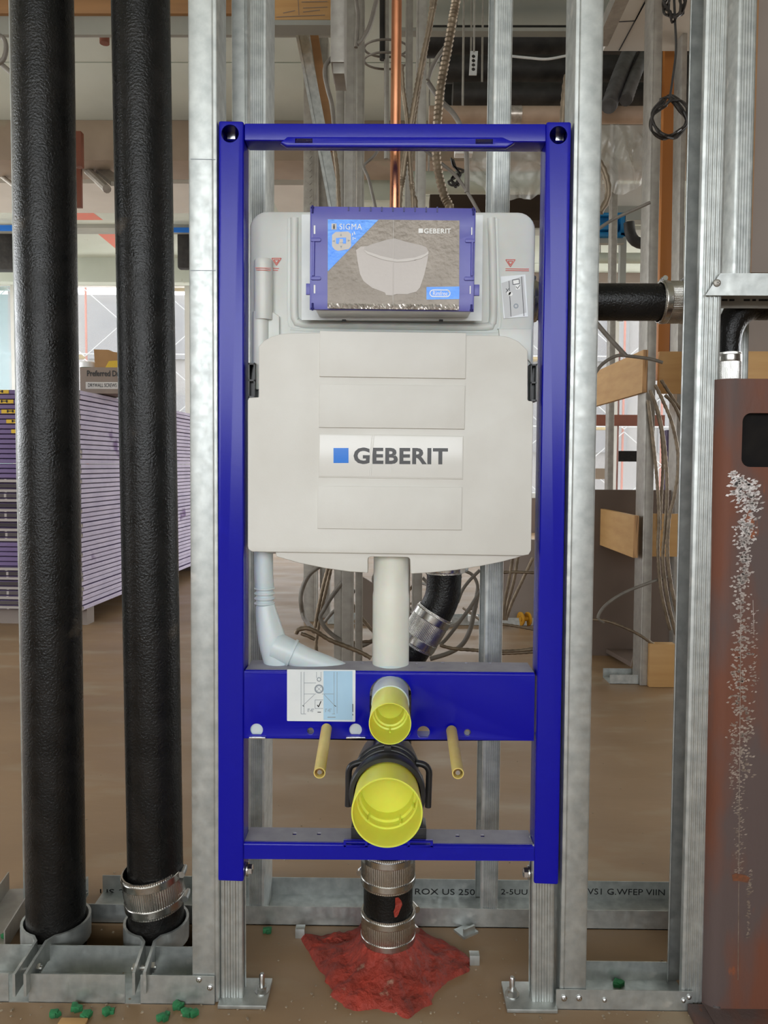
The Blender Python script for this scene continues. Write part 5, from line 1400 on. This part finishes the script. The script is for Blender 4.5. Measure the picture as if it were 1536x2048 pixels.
slab('dark_bulkhead', 890, 60, 1400, 215, 3.4, .08, DUCT, 'black backing sheet added to darken the gaps between the black ducts', 'bulkhead')  # black sheet added so the gaps between the ducts go dark
slab('grey_channel', 846, 17, 1200, 40, 3.4, .06, GREYB, 'grey steel channel across the dark bulkhead', 'channel')
slab('grey_channel', 800, 55, 1200, 62, 2.55, .05, GREYB, 'thin grey rail below the dark bulkhead', 'channel')
cable('thin white wire strung across the black ducts', [(1020, 112, 2.2), (1060, 116, 2.2), (1095, 118, 2.2), (1140, 110, 2.2)], .005, SHEET, False, name='white_wire')
wp = hcyl('wrapped_pipe', 'tan wrapped pipe running level across the upper right', 858, 1420, 214, 246, 2.5, WRAP, 'pipe')
for u0, u1 in ((868, 882), (1020, 1042), (1345, 1368)):
    k = pxm(2.5); p = at(u0, 230, 2.5); r = 16.6 * k
    xa, xb = at(u0, 230, 2.5).x, at(u1, 230, 2.5).x
    MB().lathe([(r, 0), (r, xb - xa)], (xa, 2.5, WL[wp.name].z + 16 * k), (1, 0, 0), 32).build('foil_band', FOIL, wp)
for i, (a_, b_2, r, lab) in enumerate((((1218, 212, 2.2), (1262, 96, 2.6), .035, 'longer grey flexible duct above the wrapped pipe'), ((1252, 200, 2.2), (1288, 110, 2.6), .028, 'shorter grey flexible duct above the wrapped pipe'))):
    P = spline([at(*a_), at(*a_).lerp(at(*b_2), .5) + Vector((0, 0, .01)), at(*b_2)], .02)
    tag(MB().tube(P, [r * (1 if q % 2 else .93) for q in range(len(P))], 16).build('flexible_duct', FLEX), lab, 'duct')
# white soffit board top right
z_s = 2.56
sfa = gnd(1206, 102, z_s); 
so = thing('soffit_board', (1.4, 1.6, z_s), 'white soffit board at the top right with a rectangular seam', 'board')
MB().box(sfa.x, 2.3, .75, sfa.y, z_s, z_s + .02).build('board', WBOARD, so)
for seg in (((1232, 44), (1270, 42)), ((1270, 42), (1298, -12)), ((1238, 101), (1290, 5))):
    a, b = gnd(*seg[0], z_s - .001), gnd(*seg[1], z_s - .001)
    MB().bar(a, b, .005, .0015).build('seam', INK, so)
a = gnd(1216, 60, z_s - .03); 
tag(MB().bar(gnd(1203, 80, z_s - .05), gnd(1256, -40, z_s - .05), .05, .05).build('soffit_edge_channel', GALVD), 'dark steel channel along the edge of the white soffit', 'channel')
# hanging clear plastic sheet
def drape(label, u0, v0, u1, v1, Y, seed, amp=.05):
    vv = []; ff = []; n, m_ = 40, 26
    for j in range(m_ + 1):
        for i in range(n + 1):
            fu, fv = i / n, j / m_
            sag = 40 * math.sin(fu * PI) * fv + 4 * math.sin(fu * 9 + seed)
            p = at(u0 + (u1 - u0) * fu, v0 + (v1 - v0 + sag) * fv, Y)
            p.y += amp * min(1, fv * 3) * (noise.noise(Vector((fu * 5 + seed, fv * 3, seed))) * 1.5 + noise.noise(Vector((fu * 14, fv * 6 + seed, 2))) * .5)
            vv.append(p)
    for j in range(m_):
        for i in range(n):
            q = j * (n + 1) + i
            ff.append((q, q + 1, q + n + 2, q + n + 1))
    return tag(MB().add(vv, ff).build('plastic_sheet', PSHEET, None, smooth=80), label, 'plastic sheet')
drape('crumpled clear plastic sheet hanging under the wrapped pipe right of the blue frame', 1170, 250, 1300, 350, 2.3, 1)
drape('crumpled clear plastic sheet hanging inside the top right of the blue frame', 930, 300, 1130, 360, 2.35, 4)
hcyl('white_duct', 'pale green-white duct crossing behind the right of the top rail', 820, 1130, 345, 387, 3.2, WDUCT, 'duct')
slab('wall_switch_box', 910, 292, 946, 307, 2.2, .05, WHITE, 'small white junction box under the top rail', 'junction box', .003)
slab('dark_bulkhead', 860, 388, 1110, 440, 3.7, .15, BULKM, 'dark panel below the pale duct behind the cistern top', 'bulkhead')
slab('pale_board', 722, 262, 800, 400, 4.6, .05, WDUCT, 'pale panel left of the copper pipe under the top rail', 'panel')
cw = thing('black_wire_loop', at(915, 365, 2.2), 'black wire tangle looped in front of the pale duct', 'wire')
for q in range(3):
    P = spline([at(u + rnd.uniform(-5, 5), v + rnd.uniform(-5, 5), 2.2) for u, v in ((902, 318), (912, 335), (925, 345), (908, 352), (900, 362), (912, 370), (920, 352))], .005)
    MB().tube(P, .005, 6).build('loop', BWIRE, cw)
# right side far bits: ceiling board, blue crate, duct elbow
slab('ceiling_panel', 1195, 368, 1310, 412, 4.4, .06, WBOARD, 'pale splattered panel beyond the plastic sheet at right', 'panel')
slab('grey_bulkhead', 1195, 412, 1310, 440, 4.3, .1, GREYB, 'grey bulkhead above the bright blue crate', 'bulkhead')
bc = thing('blue_crate', at(1222, 476, 4.2), 'bright blue plastic crate hanging behind the right stud', 'crate')
(a0, b0), (a1, b1) = xz(1190, 476, 4.2), xz(1246, 430, 4.2)
MB().box(a0, a1, 4.2, 4.25, b0, b1).box(a0, a1, 4.15, 4.2, b0, b0 + .025).box(a0, a1, 4.15, 4.2, b1 - .02, b1).box(a1 - .03, a1, 4.15, 4.2, b0, b1).build('body', BLUEX, bc, bevel=.004)
MB().box(a0, a1 - .05, 4.14, 4.19, b0 + .04, b0 + .085).build('ledge', BLUEX, bc, bevel=.004)
slab('grey_frame_rail', 1190, 476, 1250, 486, 4.2, .05, GREYB, 'grey rail under the bright blue crate', 'rail')
slab('grey_frame_post', 1240, 440, 1252, 640, 4.3, .05, GREYB, 'slim grey post right of the bright blue crate', 'post')
P = spline([at(1258, 445, 4.0), at(1261, 468, 4.0), at(1270, 482, 4.0), at(1286, 488, 4.0), at(1300, 487, 4.0)], .02)
tag(MB().tube(P, .035, 16).build('black_elbow', DUCT), 'black duct elbow right of the bright blue crate', 'duct')
hcyl('pale_pipe', 'pale pipe running level below the blue crate', 1185, 1310, 506, 526, 4.6, WDUCT, 'pipe')
# drywall end coloured for the orange light on it, and purple trim
slab('orange_lit_board', 1325, -120, 1348, 760, 2.3, .03, ORLIGHT, 'board behind the far right stud, coloured for the orange light on it', 'board')
slab('purple_board_edge', 1348, -120, 1360, 700, 2.32, .05, PURP, 'purple board edge beside the orange-coloured board', 'board')
slab('purple_board_edge', 1330, 860, 1346, 1264, 2.6, .05, PURP, 'purple board edge seen between the hanging cables', 'board')
slab('grey_wood_post', 1512, -120, 1640, 545, .6, .08, GREYD, 'weathered grey timber post at the top right corner', 'post')
slab('copper_strip', 1506, -120, 1512, 545, .59, .02, WOODT, 'thin tan timber edge beside the weathered post', 'strip')
slab('grey_wood_board', 1490, 592, 1640, 705, 1.2, .05, GREYD, 'weathered grey panel under the short header', 'panel')
# ---- plywood boards
bxn = at(1288, 745, 1.74).x
def depth_board(label, z0, z1, y0, y1, x, th=.018):
    o = thing('plywood_board', (x - th / 2, (y0 + y1) / 2, z0), label, 'board')
    MB().box(x - th, x, y0, y1, z0, z1).build('face', PLY, o)
    MB().box(x - th + .0005, x - .0005, y0 - .0015, y0, z0 + .0005, z1 - .0005).build('cut_edge', PLYE, o)
    return o
depth_board('upper plywood backing board receding left of the far right stud', at(1284, 787, 1.74).z, at(1284, 703, 1.74).z, 1.70, 2.75, bxn)
bxn2 = at(1270, 1070, 1.74).x
depth_board('lower plywood backing board receding left of the far right stud', at(1264, 1113, 1.74).z, at(1264, 1030, 1.74).z, 1.70, 2.75, bxn2)
slab('plywood_block', 1318, 703, 1366, 787, 1.792, .018, PLY, 'upper plywood block right of the far stud', 'block', .001)
slab('plywood_block', 1290, 1028, 1366, 1113, 1.792, .018, PLY, 'lower plywood block right of the far stud', 'block', .001)
slab('plywood_block', 1492, 703, 1600, 800, 1.15, .018, PLY, 'plywood block above the rusty column', 'block', .001)
(a0, b0), (a1, b1) = xz(1298, 1371, 1.68), xz(1352, 1289, 1.68)
tag(MB().box(a0, a1, 1.68, 1.72, 0.001, b1).build('timber_block', PLY, None, bevel=.001), 'timber block standing on the floor by the far right stud', 'block')
track('floor_track', 'far floor track under the plywood-carrying stud', at(1226, 1350, 1.68).x, at(1380, 1350, 1.68).x, 1.72, .092, .035)
slab('brown_wall_board', 1165, 981, 1420, 1338, 2.15, .03, BOARDD, 'brown wall board behind the plywood boards', 'board')
slab('grey_wall_board', 1000, 1080, 1115, 1242, 2.82, .03, GREYD, 'grey wall board low behind the right of the blue frame', 'board')
MBb = [gnd(1180, 1238), gnd(1280, 1260), gnd(1262, 1340), gnd(1178, 1292)]
tag(MB().hexa([p + Vector((0, 0, .012)) for p in MBb] + [p + Vector((0, 0, .03)) for p in MBb]).build('floor_board', BOARDD), 'grey-brown board lying on the floor in the right bay', 'board')
# far red-brown guard frame before the right window
gf = thing('guard_frame', at(1235, 985, 6.8), 'red-brown guard frame before the far right window', 'frame')
for u0, v0, u1, v1, m_ in ((1150, 830, 1330, 851, BROWNR), (1233, 700, 1241, 1085, BROWNR), (1240, 902, 1290, 923, DARKH), (1150, 937, 1224, 958, BEAMM)):
    (a0, b0), (a1, b1) = xz(u0, v1, 6.8), xz(u1, v0, 6.8)
    MB().box(a0, a1, 6.8, 6.86, b0, b1).build('rail', m_, gf)
# leaning grey board piece by the flush pipe, floor track, amber scrap
q = [at(713, 1146, 2.0), at(728, 1250, 2.0), at(748, 1262, 2.0), at(748, 1168, 2.0)]
tag(MB().hexa([p for p in q] + [p + Vector((0, .012, 0)) for p in q]).build('board_offcut', GREYD), 'pinkish grey board offcut leaning left of the flush pipe', 'board')
track('floor_track', 'far floor track behind the cable tangle', at(655, 1245, 2.75).x, at(1075, 1245, 2.75).x, 2.75, .09, .04)
slab('white_scrap', 937, 1232, 956, 1243, 2.6, .03, WHITE, 'white scrap block on the far track', 'scrap')
ap = gnd(1047, 1252)
am = thing('amber_scrap', (ap.x, ap.y, 0), 'amber plastic cable reel scrap on the floor', 'reel')
for s in (-1, 1):
    MB().lathe([(.012, 0), (.035, .002), (.035, .008), (.012, .008)], (ap.x + s * .018, ap.y, .036), (1, .4, 0), 20, closed=True).build('flange', AMBER, am)
MB().lathe([(.012, -.02), (.012, .022)], (ap.x, ap.y, .036), (1, .4, 0), 14).build('hub', AMBER, am)
# left edge cable loop
cable('brown cable loop at the upper left picture edge', [(-12, 70, .9), (6, 75, .9), (12, 95, .9), (6, 120, .9), (-12, 130, .9)], .006, CABLEG, False, name='grey_cable')
cable('dark strut slanting at the upper left picture edge', [(-10, 118, 1.4), (10, 135, 1.4), (45, 165, 1.4)], .008, CABLEG, False, name='grey_cable')

# ================================================================ floor debris
gi = 0
GL = [(110, 2030), (152, 2021), (172, 2034), (219, 2025), (327, 2037), (358, 2014), (387, 2028), (372, 2031), (1238, 1972), (16, 1874), (536, 1864)]
GN = ['front left of the floor track', 'second from left in front of the floor track', 'third from left in front of the floor track', 'just left of the second clamp ear', 'low in front of the bright left stud', 'highest in front of the bright left stud', 'rightmost in front of the bright left stud', 'between two others in front of the bright left stud', 'behind the short right track', 'on the left edge track', 'behind the left leg of the blue frame']
for (u, v), nm in zip(GL, GN):
    p = gnd(u, v); R_3 = random.Random(u)
    t = MB()
    for q in range(3):
        M = Matrix.Translation(p + Vector((R_3.uniform(-.004, .004), R_3.uniform(-.004, .004), .003))) @ Matrix.Rotation(R_3.uniform(0, 3), 4, 'Z') @ Matrix.Rotation(R_3.uniform(-.2, .2), 4, 'X')
        t.box(-.006, .006, -.004, .004, -.003, .003 + q * .001, M)
    tag(t.build('green_scrap', GREEN, None, bevel=.0012), 'small green plastic scrap ' + nm, 'scrap', 'green scraps on the floor')
p = gnd(150, 2041)
tag(MB().box(p.x - .02, p.x + .02, p.y - .02, p.y, 0, .005).build('wood_chip', PLY, None, bevel=.002), 'yellowish wood chip at the bottom picture edge', 'chip')
R3 = random.Random(5); t = MB()
for i in range(300):
    u = R3.uniform(0, 1536); v = R3.choice((R3.uniform(1860, 2046), R3.uniform(1400, 1850), R3.uniform(1990, 2046)))
    p = gnd(u, v); s = R3.uniform(.0006, .0018)
    if p.y < -.3: continue
    t.box(-s, s, -s * .8, s * .8, 0, s, Matrix.Translation(p) @ Matrix.Rotation(R3.uniform(0, 3), 4, 'Z'))
o = t.build('mortar_crumbs', CHIPM, None, smooth=0)
tag(o, 'fine mortar crumbs scattered over the floor', 'crumbs', None, 'stuff')
